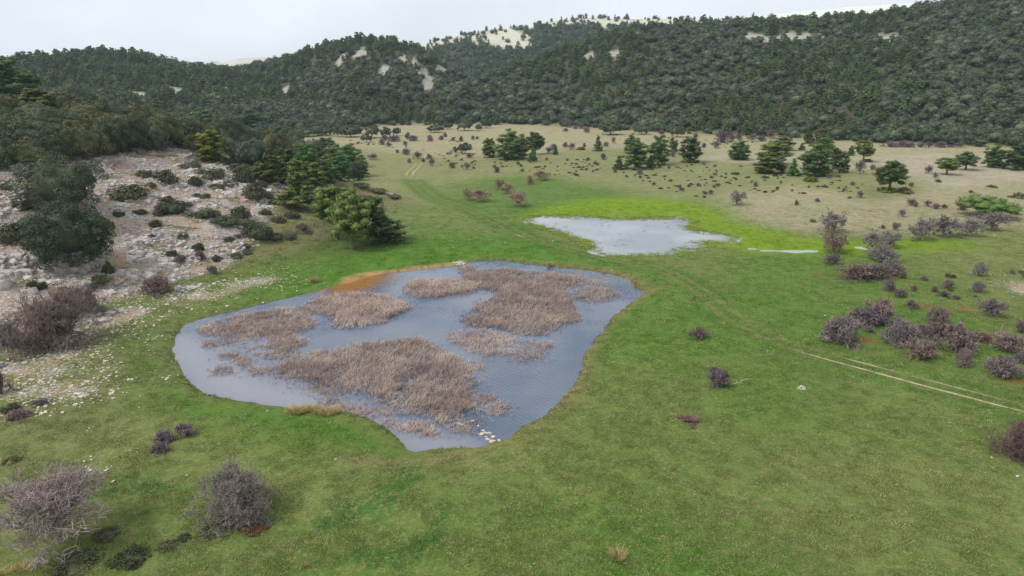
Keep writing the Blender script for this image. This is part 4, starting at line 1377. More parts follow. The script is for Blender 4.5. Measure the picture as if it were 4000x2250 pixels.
FARB = 'leafless purplish thorn scattered along the far plain'
FARG = 'thorns of the far plain'
for (u, vb, vt, w) in [(939,403,384,22),(1021,390,374,19),(1050,400,380,20),(1088,418,395,15),(1080,401,388,15),(1174,427,408,17),(1250,435,419,13),(1138,424,408,14),
    (978,369,357,13),(961,365,350,14),(1019,366,355,10),(1026,351,334,14),(1040,355,341,22),(990,357,341,26),(968,354,340,20),(1082,356,340,14),(1110,353,341,10),
    (1140,356,345,9),(1160,356,343,11),(1190,352,341,8),(1065,408,398,9),(1030,410,399,9),(1000,385,376,8),(1145,384,369,16),(1120,345,334,9),(1200,350,343,8),
    (1422,371,358,14),(1440,377,358,17),(1470,370,360,9),(1524,369,357,13),(1543,362,343,11),(1428,321,304,16),(1462,324,309,13),(1476,334,320,15),(1423,332,322,11),(1447,325,317,9),
    (1518,402,386,13),(1497,414,405,10),(1380,386,368,17),(1393,378,362,16),(1180,398,386,13),(1222,392,380,14),(1692,395,378,11),(1664,338,328,14),(1750,300 + 48,335,12),
    (1816,360,330,30),(1840,357,336,22),(1858,350,335,16),(1892,356,335,22),(1916,356,340,20),(1938,350,324,22),(1912,342,325,18),(1800,374,352,20),(1770,372,360,12),(1985,342,328,18),
    (1990,350,338,12),(1875,332,322,16),(2240,371,356,30),(2270,371,355,30),(2290,371,358,20),(2316,371,358,18),(2335,373,355,18),(2365,372,356,24),(2416,372,354,22),(2390,371,364,14),
    (2092,343,330,14),(2120,345,334,10),(2163,438,402,22),(2194,428,414,13),(2335,438,414,17),(2352,447,434,12),(2360,459,450,14),(2292,470,458,11),(2163,498,478,16),(2137,500,493,10),
    (2290,517,497,22),(2302,521,508,12),(2333,520,502,16),(2353,526,511,18),(2375,525,513,14),(2269,546,524,16),(2420,530,514,18),(2442,486,478,12),(2003,517,503,10),(2056,508,498,14),
    (2045,560,550,14),(2253,580,557,20),(2220,576,565,12),(1610,440,425,14),(1900,470,458,9),(2545,690,676,12),(2574,700,680,12)]:
    big = (vb - vt) > 17
    place('thorn_tree' if big and w < 24 else 'thorn', u, vb, vt, w, FARB, FARG, (random.uniform(.8, .95), random.uniform(.7, .8), random.uniform(.78, .92)))

# ---- junipers and cushion shrubs, one by one
SLOPE = 'dark green juniper cushion spread over the limestone slope'
SLOPEG = 'juniper cushions on the limestone slope'
for (kind, u, vb, w, h, label, group, tint) in [
    ('juniper', 268, 1364, 68, 36, 'dark green juniper close to the large lichen-grey thorn tree', None, None),
    ('juniper', 330, 1432, 94, 56, 'rounded brown-green juniper on the foreground grass', None, (.95, .9, .85)),
    ('juniper', 424, 1389, 56, 32, 'low juniper next to the smallest foreground juniper', None, (1.05, .95, .85)),
    ('juniper', 464, 1363, 34, 22, 'smallest low juniper on the foreground grass', None, None),
    ('juniper', 190, 1450, 120, 46, 'dark juniper patch under the large lichen-grey thorn tree', None, DRK),
    ('juniper', 562, 1350, 96, 42, 'green juniper skirt under the dome-shaped thorn', None, (1.1, 1.05, .8)),
    ('juniper', 640, 1346, 70, 34, 'reddish-brown juniper beside the green skirt of the dome-shaped thorn', None, (1.8, .8, .7)),
    ('juniper', 600, 1330, 90, 44, 'dark juniper behind the skirt of the dome-shaped thorn', None, DRK),
    ('juniper', 85, 735, 34, 30, 'bushy green juniper against the grey boulder face', 'junipers against the boulder face', None),
    ('juniper', 108, 728, 24, 22, 'bushy green juniper against the grey boulder face', 'junipers against the boulder face', DRK),
    ('juniper', 275, 690, 30, 34, 'narrow dark juniper filling a cleft below the ledge oak', None, DRK),
    ('juniper', 252, 710, 56, 20, 'flat light green juniper on the grass below the rock ledge', None, (1.15, 1.25, .8)),
    ('juniper', 25, 1040, 52, 26, 'brownish-green juniper at the scree edge', None, (1.1, .95, .75)),
    ('juniper', 28, 1170, 44, 24, 'olive juniper on the stony foreground grass', None, (1.15, 1.05, .75)),
    ('cushion', 2230, 485, 44, 15, 'yellow-green cushion shrub at the foot of the lone umbrella pine', None, (2.0, 2.0, .7)),
    ('cushion', 2277, 488, 44, 18, 'brown-green cushion shrub beside the lone umbrella pine', None, (1.25, 1.1, .7)),
    ('cushion', 2182, 408, 22, 9, 'green cushion below the open pine by the bare ground', None, (1.4, 1.4, .7)),
    ('cushion', 2496, 473, 28, 9, 'isolated dark green cushion on the tan plain', None, None),
    ('cushion', 2570, 501, 40, 18, 'dark green cushion shrub behind the flat-topped pine', None, None),
    ('cushion', 2542, 498, 20, 8, 'small low cushion next to the dark cushion shrub', None, None),
    ('cushion', 2040, 458, 38, 14, 'yellowish cushion shrub below the largest knoll pine', None, (1.5, 1.4, .7)),
    ('cushion', 1872, 401, 24, 9, 'olive cushion under the solitary dense pine', None, (1.3, 1.2, .7)),
    ('cushion', 1850, 440, 24, 8, 'olive cushion amid thorns before the knoll', None, (1.25, 1.15, .75)),
    ('cushion', 1926, 449, 24, 8, 'dark flat cushion in front of the low spreading olive pine', None, DRK),
    ('cushion', 1462, 378, 22, 9, 'mustard-coloured cushion near the tan far plain thorns', None, (1.7, 1.4, .6)),
] + [('juniper', u, v, w, h, SLOPE, SLOPEG, None) for (u, v, w, h) in
     [(415,460,58,34),(365,445,42,20),(490,466,40,24),(325,500,96,36),(430,532,82,28),(422,512,36,20),(392,570,32,18),(530,446,74,26),(616,462,50,44),(640,500,62,42),
      (515,548,72,22),(568,566,84,26),(604,548,52,30),(650,596,74,30),(628,572,50,22),(692,514,32,16),(432,645,32,18),(55,530,48,26),(30,600,78,40),(298,545,30,16),(542,658,34,17),
      (592,650,34,15),(497,632,30,22),(672,500,30,20),(700,560,40,18),(735,548,40,16),(668,540,34,16),(575,610,36,16),(470,520,30,14),(505,500,50,16),(545,475,40,14),(580,470,36,16),
      (460,600,30,14),(395,545,28,14),(350,540,34,15),(620,640,26,12),(690,600,40,16),(730,600,34,14),(760,575,30,14),(660,470,30,18),(720,520,30,16),(600,430,60,20),(560,415,60,20),
      (480,425,50,18),(650,430,40,16),(905,470,50,12),(950,485,50,12),(990,497,40,10),(930,510,40,12),(100,470,40,20),(60,450,44,22),(10,480,40,20),(120,560,30,16),(380,470,26,14)]]:
    place(kind, u, vb if False else v if False else vb, vb - h, w, label, group, tint)

# dead grey thorns on the slope
for (u, vb, vt, w) in [(505,655,630,26),(455,662,640,30),(385,600,588,18),(620,625,612,22),(600,600,588,18),(730,605,590,20),(760,580,566,24),(535,690,668,22),(235,730,712,20)]:
    place('thorn', u, vb, vt, w, 'small grey leafless thorn on the rocky slope', 'thorns on the rocky slope', (.8, .72, .76))

# ---- tussocks
for (u, vb, w, h, label, group) in [
    (1385,672,26,20,'large straw-coloured tussock at the water edge near the stony heap', None),
    (1519,690,18,14,'small straw tussock overhanging the pond', None),
    (789,714,36,26,'pale straw tussock on the bank behind the orange mud', None),
    (570,1009,30,14,'small golden tussock on the pond bank', None),
    (575,1030,20,7,'flattened dry tussock just below the golden tussock', None),
    (1441,991,28,14,'short straw tussock on the brown pond rim', None),
    (1553,1420,66,52,'big spiky straw tussock alone on the foreground grass', None),
    (1304,1104,12,10,'tiny straw tuft at the pond edge by the pale stones', None),
    (815,1135,30,18,'faded olive tussock on the lush bank', None),
    (60,1450,70,40,'tall golden tussock under the large lichen-grey thorn tree', 'golden tussocks under the big thorn'),
    (15,1455,60,36,'tall golden tussock under the large lichen-grey thorn tree', 'golden tussocks under the big thorn'),
    (765,1430,26,20,'grey dried-out tuft on the foreground grass', None)] + [
    (735 + 14 * k + random.uniform(-3, 3), 1043 + 5 * math.sin(k * 1.3) + k * .9, 48, 32, 'golden tussock in the dense strip along the pond bank', 'golden tussock strip') for k in range(9)]:
    place('tussock', u, vb, vb - h, w, label, group)

# ---- scatter of low shrubs over the plain, each its own object
reg_polys = [([(1090,385),(1260,388),(1260,425),(1100,425)], 34), ([(1260,405),(1540,400),(1560,440),(1420,445),(1250,425)], 60), ([(1540,425),(1800,412),(1860,450),(1780,500),(1560,460)], 80),
             ([(1780,405),(1930,430),(2150,450),(2200,480),(1950,490),(1830,470)], 62), ([(860,350),(1150,345),(1240,360),(1060,372),(880,372)], 30), ([(1480,335),(1800,345),(2060,370),(1800,372)], 34),
             ([(2200,690),(2576,680),(2576,760),(2300,800)], 10)]
for poly, cnt in reg_polys:
    P = np.array(poly, float); k = 0
    while k < cnt:
        u = random.uniform(P[:, 0].min(), P[:, 0].max()); v = random.uniform(P[:, 1].min(), P[:, 1].max())
        if not inside(np.array([u]), np.array([v]), P)[0]: continue
        k += 1
        x, y, z, t = drop(u, v)
        if random.random() < .45:
            s = random.uniform(.45, 1.25)
            put('thorn_small', x[0], y[0], z[0], s, s * random.uniform(.55, .95), 'knee-high dark thorn tuft dotted over the dry plain', 'low thorn tufts on the plain', None,
                (random.uniform(.55, .75), random.uniform(.48, .6), random.uniform(.5, .65)))
        else:
            s = random.uniform(.45, 1.5)
            put('cushion', x[0], y[0], z[0], s, s * random.uniform(.22, .42), 'low dark juniper cushion dotted over the dry plain', 'low juniper cushions on the plain', None,
                (random.uniform(.9, 1.25), random.uniform(.75, .95), random.uniform(.7, .9)))


# ------------------------------------------------------------------ scatter objects (stuff) by geometry nodes
def scatter(name, P, kinds, S, Rz, protos, label, cat, colr=None, tilt=None):
    """one object: every point carries an instance of one of the prototype meshes"""
    me = bpy.data.meshes.new(name)
    n = len(P)
    me.vertices.add(n); me.vertices.foreach_set('co', np.asarray(P, np.float32).ravel())
    a = me.attributes.new('kind', 'INT', 'POINT'); a.data.foreach_set('value', np.asarray(kinds, np.int32))
    a = me.attributes.new('sc', 'FLOAT_VECTOR', 'POINT'); a.data.foreach_set('vector', np.asarray(S, np.float32).ravel())
    rot = np.zeros((n, 3)) if tilt is None else np.asarray(tilt, float).copy(); rot[:, 2] = Rz
    a = me.attributes.new('rot', 'FLOAT_VECTOR', 'POINT'); a.data.foreach_set('vector', rot.astype(np.float32).ravel())
    if colr is not None:
        a = me.attributes.new('icol', 'FLOAT_COLOR', 'POINT'); a.data.foreach_set('color', np.concatenate([colr, np.ones((n, 1))], 1).astype(np.float32).ravel())
    ob = link(name, me)
    ng = bpy.data.node_groups.new(name, 'GeometryNodeTree')
    ng.interface.new_socket('Geometry', in_out='INPUT', socket_type='NodeSocketGeometry')
    ng.interface.new_socket('Geometry', in_out='OUTPUT', socket_type='NodeSocketGeometry')
    gi = ng.nodes.new('NodeGroupInput'); go = ng.nodes.new('NodeGroupOutput')
    jn = ng.nodes.new('GeometryNodeJoinGeometry')

    def attr(nm, tp):
        q = ng.nodes.new('GeometryNodeInputNamedAttribute'); q.data_type = tp; q.inputs['Name'].default_value = nm
        return q.outputs['Attribute']
    ka, sa, ra = attr('kind', 'INT'), attr('sc', 'FLOAT_VECTOR'), attr('rot', 'FLOAT_VECTOR')
    er = ng.nodes.new('FunctionNodeEulerToRotation'); ng.links.new(ra, er.inputs[0])
    for k, pr in enumerate(protos):
        cmp_ = ng.nodes.new('FunctionNodeCompare'); cmp_.data_type = 'INT'; cmp_.operation = 'EQUAL'
        ng.links.new(ka, cmp_.inputs[2]); cmp_.inputs[3].default_value = k
        oi = ng.nodes.new('GeometryNodeObjectInfo'); oi.transform_space = 'ORIGINAL'
        oi.inputs['Object'].default_value = pr; oi.inputs['As Instance'].default_value = True
        ip = ng.nodes.new('GeometryNodeInstanceOnPoints')
        ng.links.new(gi.outputs[0], ip.inputs['Points']); ng.links.new(cmp_.outputs[0], ip.inputs['Selection'])
        ng.links.new(oi.outputs['Geometry'], ip.inputs['Instance'])
        ng.links.new(er.outputs[0], ip.inputs['Rotation']); ng.links.new(sa, ip.inputs['Scale'])
        ng.links.new(ip.outputs[0], jn.inputs[0])
    ng.links.new(jn.outputs[0], go.inputs[0])
    md = ob.modifiers.new('scatter', 'NODES'); md.node_group = ng
    tag(ob, label, cat, kind='stuff')
    return ob


# ---- forest on the hills
def forest_points():
    out = []
    sp = 4.7
    for (x0, x1, y0, y1) in [(-470, 560, 225, 600)]:
        X, Y = np.meshgrid(np.arange(x0, x1, sp), np.arange(y0, y1, sp))
        X = X.ravel() + rng.uniform(-.48, .48, X.size) * sp; Y = Y.ravel() + rng.uniform(-.48, .48, Y.size) * sp
        q = X / Y
        m = (np.abs(q) < .86) & (hills(X, Y) > 0.25)
        # behind the crest nothing is seen
        X, Y = X[m], Y[m]
        out.append(np.c_[X, Y])
    P = np.concatenate(out)
    em = exposed_mask(P[:, 0], P[:, 1])
    em = em + .22 * fbm(P[:, 0], P[:, 1], 11, 3, 89)
    keep = (em < .40) | (rng.uniform(size=len(P)) < .10)
    keep &= ~((em > .30) & (rng.uniform(size=len(P)) < .5))
    P = P[keep]
    # drop trees hidden behind the crests
    z = ground(P[:, 0], P[:, 1]) + 7
    vis = np.ones(len(P), bool)
    for f in np.linspace(.45, .97, 26):
        zz = CAM_Z + (z - CAM_Z) * f
        vis &= zz > ground(P[:, 0] * f, P[:, 1] * f) - 4
    return P[vis]


FP = forest_points()
fz = ground(FP[:, 0], FP[:, 1])
mixn = fbm(FP[:, 0], FP[:, 1], 60, 4, 101) + .25 * fbm(FP[:, 0], FP[:, 1], 9, 2, 103)
edge_low = sstep(10, 3, fz)
leftq = sstep(-.35, -.55, FP[:, 0] / FP[:, 1])
is_pine = (mixn + rng.normal(size=len(FP)) * .10 - .25 * edge_low + .38 * leftq * sstep(10, 25, fz)) > .04
vj = np.where(rng.uniform(size=len(FP)) < .14, 2, rng.integers(0, 2, len(FP))); vj = np.where(is_pine, vj, rng.integers(0, 3, len(FP)))
dist = np.hypot(FP[:, 0], FP[:, 1])
scal = (.55 + .85 * rng.uniform(0, 1, len(FP)) ** 1.5 + .22 * fbm(FP[:, 0], FP[:, 1], 25, 3, 107)) * np.where(is_pine, rng.uniform(.75, 1.1, len(FP)), 1)
# the 300 nearest of each kind stand as trees of their own
protos_obj = {}
stuff_mask = np.ones(len(FP), bool)
for kind, sel, n_ind, lab, grp in (('forest_oak', ~is_pine, 130, 'grey-green holm oak in the forest edge at the hill foot', 'oaks of the forest edge'),
                                   ('forest_pine', is_pine, 220, 'green pine rising from the oak forest on the hillside', 'pines of the hill forest')):
    idx = np.where(sel)[0]
    idx = idx[np.argsort(dist[idx])][:n_ind]
    for i in idx:
        parts, w, h = PROTO[kind][vj[i]]
        ob = link(NAMES[kind], parts['tree'], (FP[i, 0], FP[i, 1], fz[i] - .25), random.uniform(0, 6.28), (scal[i] * 1.04, scal[i] * 1.04, scal[i]))
        tag(ob, lab, 'tree', grp)
        protos_obj.setdefault((kind, int(vj[i])), ob)
        stuff_mask[i] = False
pl = [protos_obj[('forest_oak', k)] for k in range(3)] + [protos_obj[('forest_pine', k)] for k in range(3)]
m = stuff_mask
scatter('forest', np.c_[FP[m], fz[m] - .25], vj[m] + np.where(is_pine[m], 3, 0), np.c_[scal[m] * 1.08, scal[m] * 1.08, scal[m]], rng.uniform(0, 6.28, m.sum()),
        pl, 'mixed holm oak and pine forest covering the hills', 'forest')

# sparse trees on the mountain behind
X, Y, Z, K = BM
pts, kk, ss = [], [], []
for _ in range(5200):
    j, i = rng.integers(4, 44), rng.integers(1, X.shape[1] - 1)
    if K[j, i] > .5 and rng.uniform() > .10: continue
    pts.append((X[j, i] + rng.uniform(-4, 4), Y[j, i] + rng.uniform(-3, 3), Z[j, i] - .6)); kk.append(rng.integers(0, 6)); s = rng.uniform(.8, 1.4); ss.append((s, s, s))
for (u, v) in [(rng.uniform(1090, 1760), 0) for _ in range(46)]:
    i = int(np.clip(np.interp(u, [960, 2100], [0, X.shape[1] - 1]), 1, X.shape[1] - 2)); j = int(rng.integers(38, 45))
    pts.append((X[j, i], Y[j, i], Z[j, i] - .6)); kk.append(rng.integers(0, 6)); s = rng.uniform(.7, 1.3); ss.append((s, s, s))
scatter('mountain_forest', np.array(pts), np.array(kk), np.array(ss), rng.uniform(0, 6.28, len(pts)), pl, 'thin dark wood on the flank of the bare-topped mountain', 'forest')

# ---- limestone rocks: the big ones singly, the rest as one spread
ROCKS = [rock_mesh(600 + s, 15 + s, .55 + .04 * (s % 3)) for s in range(7)]
LP = []
cand = []
for k in range(16000):
    y = rng.uniform(58, 158); s_ = rng.uniform(1.0, 50) ** 1.0
    x = np.interp(y, TOE_Y, TOE_X) - s_ / .86
    cand.append((x, y))
cand = np.array(cand)
inview = (cand[:, 0] / cand[:, 1] > -.86)
cand = cand[inview]
s_ = toe_s(cand[:, 0], cand[:, 1])
_, rk, _ = ground_col(cand[:, 0], cand[:, 1])
dens = vnoise(cand[:, 0] / 4, cand[:, 1] / 4, 131) * .6 + vnoise(cand[:, 0] / 11, cand[:, 1] / 11, 132) * .6
ok = (rk > .42) & (dens > .52)
near_tree = np.zeros(len(cand), bool)
cand = cand[ok]
rs = np.exp(rng.normal(-1.35, .42, len(cand)))
rs = np.clip(rs, .12, .72)
order = np.argsort(-rs)
cand, rs = cand[order], rs[order]
rz_ = ground(cand[:, 0], cand[:, 1])
NIND = 90
ROCKG = 'limestone rocks strewn over the slope'
rock_objs = []
for k in range(min(NIND, len(cand))):
    s = rs[k]
    ob = link('limestone_rock', ROCKS[k % 7], (cand[k, 0], cand[k, 1], rz_[k] - .05 * s), rng.uniform(-.5, .5) + .5, (s * 1.25, s, s * rng.uniform(.8, 1.3)))
    ob.rotation_euler = (rng.uniform(-.3, .3), rng.uniform(-.3, .3), rng.uniform(0, 6.28))
    tag(ob, 'weathered grey limestone rock lying on the rocky slope', 'rock', ROCKG)
    rock_objs.append(ob)
# big blocks of the ledges, from the photograph
LEDGE = 'blocky grey limestone outcrop of the broken ledge along the slope foot'
for (u, v, w, h) in [(30,735,110,70),(75,690,80,40),(20,690,70,36),(120,705,50,28),(200,680,60,40),(230,665,44,36),(250,640,50,44),(330,655,60,44),(360,690,70,36),(395,650,50,34),
                     (420,680,60,36),(450,700,44,30),(350,630,50,24),(300,690,26,14),(268,700,24,14),(40,800,24,36),(480,650,60,24),(20,650,60,30),(70,660,50,28),(145,665,40,26),
                     (560,468,54,26),(600,478,50,30),(575,495,40,20),(540,452,50,18),(620,460,30,16),(520,445,36,14),(470,505,50,18),(530,520,50,18),(440,470,50,16),(400,490,40,16),
                     (110,425,60,26),(30,430,60,40),(60,460,50,28),(20,460,40,30),(500,430,60,16),(455,415,50,14)]:
    for j in range(6):
        f = rng.uniform(.26, .62)
        x, y, z, t = drop(u + rng.uniform(-.5, .5) * w, v + rng.uniform(-.35, .35) * h); mm = float(t[0]) / F
        k = len(rock_objs)
        ob = link('limestone_outcrop', ROCKS[k % 7], (float(x[0]), float(y[0]), float(z[0]) + .10 * h * f * mm), 0, (w * mm * .5 * f, w * mm * .40 * f, h * mm * .85 * f))
        ob.rotation_euler = (rng.uniform(-.2, .2), rng.uniform(-.25, .25), rng.uniform(-.6, .6))
        tag(ob, LEDGE, 'rock', 'outcrops of the broken ledge'); rock_objs.append(ob)

rest = slice(NIND, None)
RP = np.c_[cand[rest], rz_[rest]]; RS = rs[rest]
nn = len(RP)
# rubble on the slope
q = []
for k in range(26000):
    y = rng.uniform(56, 158); x = np.interp(y, TOE_Y, TOE_X) - rng.uniform(-1, 52)
    q.append((x, y))
q = np.array(q); q = q[q[:, 0] / q[:, 1] > -.86]
_, rk, _ = ground_col(q[:, 0], q[:, 1])
q = q[(rk > .38) & (vnoise(q[:, 0] / 5, q[:, 1] / 5, 141) + .5 * vnoise(q[:, 0] / 1.7, q[:, 1] / 1.7, 142) > .66)]
RP2 = np.c_[q, ground(q[:, 0], q[:, 1])]; RS2 = np.clip(np.exp(rng.normal(-2.15, .45, len(q))), .06, .36)
AP = np.concatenate([RP, RP2]); AS = np.concatenate([RS, RS2])
scatter('rubble', AP, rng.integers(0, 7, len(AP)), np.c_[AS * 1.25, AS, AS * rng.uniform(.7, 1.3, len(AS))], rng.uniform(0, 6.28, len(AP)), rock_objs[:7],
        'loose limestone rubble covering the rocky slope', 'rubble', tilt=rng.uniform(-.35, .35, (len(AP), 3)))

# pale stones: the ones that stand out singly, the rest as a spread
PS = []
for s in range(4):
    me_ = ROCKS[s].copy(); me_.name = 'pale_stone'; me_.materials.clear(); me_.materials.append(M['pale_stone']); PS.append(me_)
stone_objs = []


def stone(u, v, w, label, group=None, name='pale_stone', flat_=.6, lift=0.0):
    x, y, z, t = drop(u, v); mm = float(t[0]) / F
    ob = link(name, PS[len(stone_objs) % 4], (float(x[0]), float(y[0]), max(float(z[0]), -.02) + .12 * w * mm + lift), random.uniform(0, 6.28), (w * mm * .55, w * mm * .5, w * mm * flat_))
    tag(ob, label, 'stone', group); stone_objs.append(ob)
    return ob


HEAP = 'pale stone of the heap piled at the far pond edge'
for (u, v, w) in [(1145,663,7),(1152,662,9),(1160,664,10),(1166,667,9),(1156,669,10),(1149,669,6),(1163,661,7),(1140,661,5),(1170,665,6),(1158,658,7),(1136,664,4)]:
    stone(u, v, w, HEAP, 'stone heap at the far pond edge', flat_=.7)
SHO = 'rounded cream stone of the cluster at the near pond shore'
for (u, v, w) in [(1212,1106,12),(1222,1103,12),(1232,1102,13),(1241,1105,12),(1228,1110,14),(1236,1112,12),(1216,1101,9),(1243,1111,9),(1224,1107,9)]:
    stone(u, v, w, SHO, 'stone cluster at the near pond shore', flat_=.55)
for (u, v, w) in [(1256,1109,10)]:
    stone(u, v, w, 'single flat pale stone beside the cream shore stones', flat_=.3)
for (u, v, w) in [(1155,1094,14),(1162,1096,12),(1189,1086,12),(1203,1097,8)]:
    stone(u, v, w, 'pale stone just breaking the pond surface', 'stones breaking the pond surface', flat_=.25)
CAI = 'pinkish stone of the small cairn on the open grass'
for (u, v, w) in [(2010,977,7),(2016,974,8),(2022,976,8),(2013,981,6),(2020,981,7),(2026,980,5),(2006,980,4)]:
    stone(u, v, w, CAI, 'stones of the small cairn', flat_=.8)
GRS = 'lone white stone lying on the grass'
for (u, v, w) in [(583,1188,9),(470,1196,6),(845,1156,6),(710,1158,4),(672,1034,6),(410,951,8),(662,762,8),(571,770,7),(648,752,5),(388,820,9),(255,936,7),(275,946,10),(268,952,8),(293,938,9),
                  (280,941,5),(260,930,5),(343,950,4),(320,948,4),(350,1025,4),(2494,1151,6),(2388,1063,5),(2560,1199,9),(2075,794,5),(1270,610,4),(1390,606,4),(1142,624,4),(1116,597,4),(1088,600,3),
                  (1540,681,5),(1395,1,0),(1456,522,4),(1822,549,3),(2036,580,4),(2500,592,5),(2270,626,3),(190,1020,14),(225,1185,12),(195,1250,10),(285,1212,10),(265,1185,8),(345,1138,4)]:
    if w: stone(u, v, w, GRS, 'white stones on the grass', flat_=.35)

q = []
for poly, cnt, lo in ((SCREE, 3800, .0), (SCREE2, 1000, .0), (LUSH, 160, 0), (GRAVEL_R, 400, 0)):
    b0, b1 = poly.min(0) - 4, poly.max(0) + 4
    p = rng.uniform(b0, b1, (cnt * 2, 2))
    d = sdist(p[:, 0], p[:, 1], poly, 20)
    if poly is LUSH:
        p = p[(d < 0) & (p[:, 0] < -18) & (p[:, 1] > 55)][:cnt]
    else:
        p = p[(d < 4 * rng.uniform(-1, 1, len(d))) & (vnoise(p[:, 0] / 3.5, p[:, 1] / 3.5, 151) + .3 * rng.uniform(-1, 1, len(d)) > .38)][:cnt]
    q.append(p)
p = np.c_[rng.uniform(-60, -20, 3200), rng.uniform(38, 95, 3200)]
p = p[(vnoise(p[:, 0] / 5, p[:, 1] / 5, 152) > .5) & (p[:, 0] < -22 - 10 * rng.uniform(size=len(p)))]
q.append(p)
q = np.concatenate(q)
q = q[sdist(q[:, 0], q[:, 1], POND, 20) > .3]
QS = np.clip(np.exp(rng.normal(-2.55, .42, len(q))), .04, .26)
scatter('scree_stones', np.c_[q, ground(q[:, 0], q[:, 1]) + .02], rng.integers(0, 4, len(q)), np.c_[QS * 1.2, QS, QS * .7], rng.uniform(0, 6.28, len(q)), stone_objs[:4],
        'small white stones strewn over scree and grass below the slope', 'scree')


# ------------------------------------------------------------------ reed beds
def reed_bed(poly, dens, hgt, label, seed, gap=.42, group=None, name='reed_bed'):
    r = np.random.default_rng(seed)
    P = smooth_poly(px(poly, .3), 1)
    lo, hi = P.min(0) - 1, P.max(0) + 1
    n = int(dens * (hi - lo).prod())
    p = r.uniform(lo, hi, (n, 2))
    d = sdist(p[:, 0], p[:, 1], P, 10)
    lump = vnoise(p[:, 0] / 1.7, p[:, 1] / 1.7, seed) * .6 + vnoise(p[:, 0] / .6, p[:, 1] / .6, seed + 1) * .4
    big = vnoise(p[:, 0] / 3.4, p[:, 1] / 3.4, seed + 2)
    rg = .25 if name == 'reed_tuft' else 1.0
    dd = d - .12 + rg * (2.2 * (big - .5) + 1.6 * (lump - .5))
    keep = (dd < .25 * r.uniform(-1, 1.6, n)) & (lump + .25 * (big - .5) > gap - .10 * sstep(0, -2, d))
    keep |= (dd < 1.6) & (r.uniform(size=n) < .05)
    p, lump = p[keep], lump[keep]
    n = len(p)
    # each stalk: two segments, leaning with the wind and with its clump
    wind = np.stack([.55 + .9 * (vnoise(p[:, 0] / 3, p[:, 1] / 3, seed + 5) - .5) * 2, .9 * (vnoise(p[:, 0] / 3, p[:, 1] / 3, seed + 6) - .5) * 2 - .1], -1)
    k = 7                                                    # stalks per tuft
    B = np.repeat(p, k, 0) + r.normal(size=(n * k, 2)) * .085
    h = hgt * .86 * np.repeat((.40 + .9 * lump) * (1 - .40 * rg * sstep(-1.2, .8, d[keep])), k) * r.uniform(.55, 1.15, n * k)
    l1 = np.repeat(wind, k, 0) * .28 + r.normal(size=(n * k, 2)) * .30
    l2 = l1 * 1.8 + r.normal(size=(n * k, 2)) * .55
    b = np.c_[B, np.full(n * k, -.12)]
    m1 = b + np.c_[l1 * h[:, None] * .5, h * .58]
    e = m1 + np.c_[l2 * h[:, None] * .42, h * .42 * r.uniform(.1, 1, n * k)]
    s = np.c_[unit(r.normal(size=(n * k, 2))), np.zeros(n * k)] * .013
    V = np.stack([b - s, b + s, m1 + s, m1 - s, e], 1).reshape(-1, 3)
    j = np.arange(n * k)[:, None] * 5
    me = make_mesh(name, V, j + [0, 1, 2, 3], j + [3, 2, 4], [M['reed']])
    return tag(link(name, me), label, 'reeds', group)


for i, (poly, dens, h, label, gap) in enumerate([
    ([(760,780),(790,752),(850,740),(930,737),(1000,750),(1027,760),(1015,783),(980,802),(910,818),(860,818),(820,798),(800,782)], 22, 1.25, 'rounded tall reed bed beside the open channel of the pond', .22),
    ([(488,825),(540,803),(600,788),(680,772),(750,770),(790,788),(797,808),(770,828),(755,842),(785,852),(740,880),(690,892),(640,872),(680,856),(640,848),(580,843),(510,838)], 20, .95, 'brownish ragged reed bed at the narrow stony-bank end of the pond', .30),
    ([(1025,716),(1060,702),(1110,699),(1180,707),(1212,720),(1190,732),(1130,743),(1080,746),(1040,741)], 24, 1.2, 'small oval reed bed below the stone heap', .2),
    ([(1170,684),(1250,672),(1350,678),(1440,692),(1470,705),(1420,722),(1440,742),(1425,760),(1440,780),(1465,798),(1420,815),(1350,836),(1310,834),(1240,818),(1180,815),(1172,798),(1195,772),(1230,748),(1257,738),(1202,720),(1182,704)], 20, 1.15, 'largest boot-shaped reed bed in the far half of the pond', .26),
    ([(1430,730),(1500,712),(1570,732),(1535,752),(1465,758)], 20, .8, 'thin reed patch near the pointed end of the pond', .26),
    ([(1440,692),(1500,694),(1545,708),(1500,722),(1455,706)], 16, .6, 'sparse dark reed fringe along the far shore', .30),
    ([(1122,845),(1160,830),(1230,828),(1280,840),(1292,858),(1300,882),(1230,898),(1200,884),(1150,864)], 16, .85, 'loose reed patch in mid-pond beside the open water', .28),
    ([(1292,858),(1345,852),(1362,878),(1330,904),(1300,898)], 12, .7, 'thinnest reed patch with much water showing through', .34),
    ([(690,910),(720,894),(800,874),(850,876),(930,854),(1000,847),(1080,859),(1130,888),(1160,904),(1190,942),(1170,954),(1197,964),(1216,1002),(1200,1022),(1140,1045),(1100,1040),(1060,1026),(1000,1008),(950,994),(900,980),(850,978),(800,968),(760,944),(700,938)], 19, 1.25, 'biggest wind-combed reed bed in the near half of the pond', .22),
    ([(505,850),(560,842),(640,855),(690,880),(660,890),(600,870),(540,865)], 8, .6, 'scattered low reed stems beside the ragged bed', .4),
    ([(690,930),(760,950),(830,985),(900,1010),(860,1020),(790,985),(720,955)], 8, .6, 'thin reed fringe along the near side of the biggest bed', .36),
    ([(900,1000),(1000,1015),(1080,1040),(1100,1060),(1020,1050),(930,1025)], 9, .7, 'broken reed fringe between biggest bed and near tufts', .46),
    ([(1130,905),(1170,900),(1200,940),(1215,980),(1180,960)], 9, .8, 'loose reed edge facing the wide open water', .44),
]):
    reed_bed(poly, dens, h, label, 700 + 10 * i, gap)
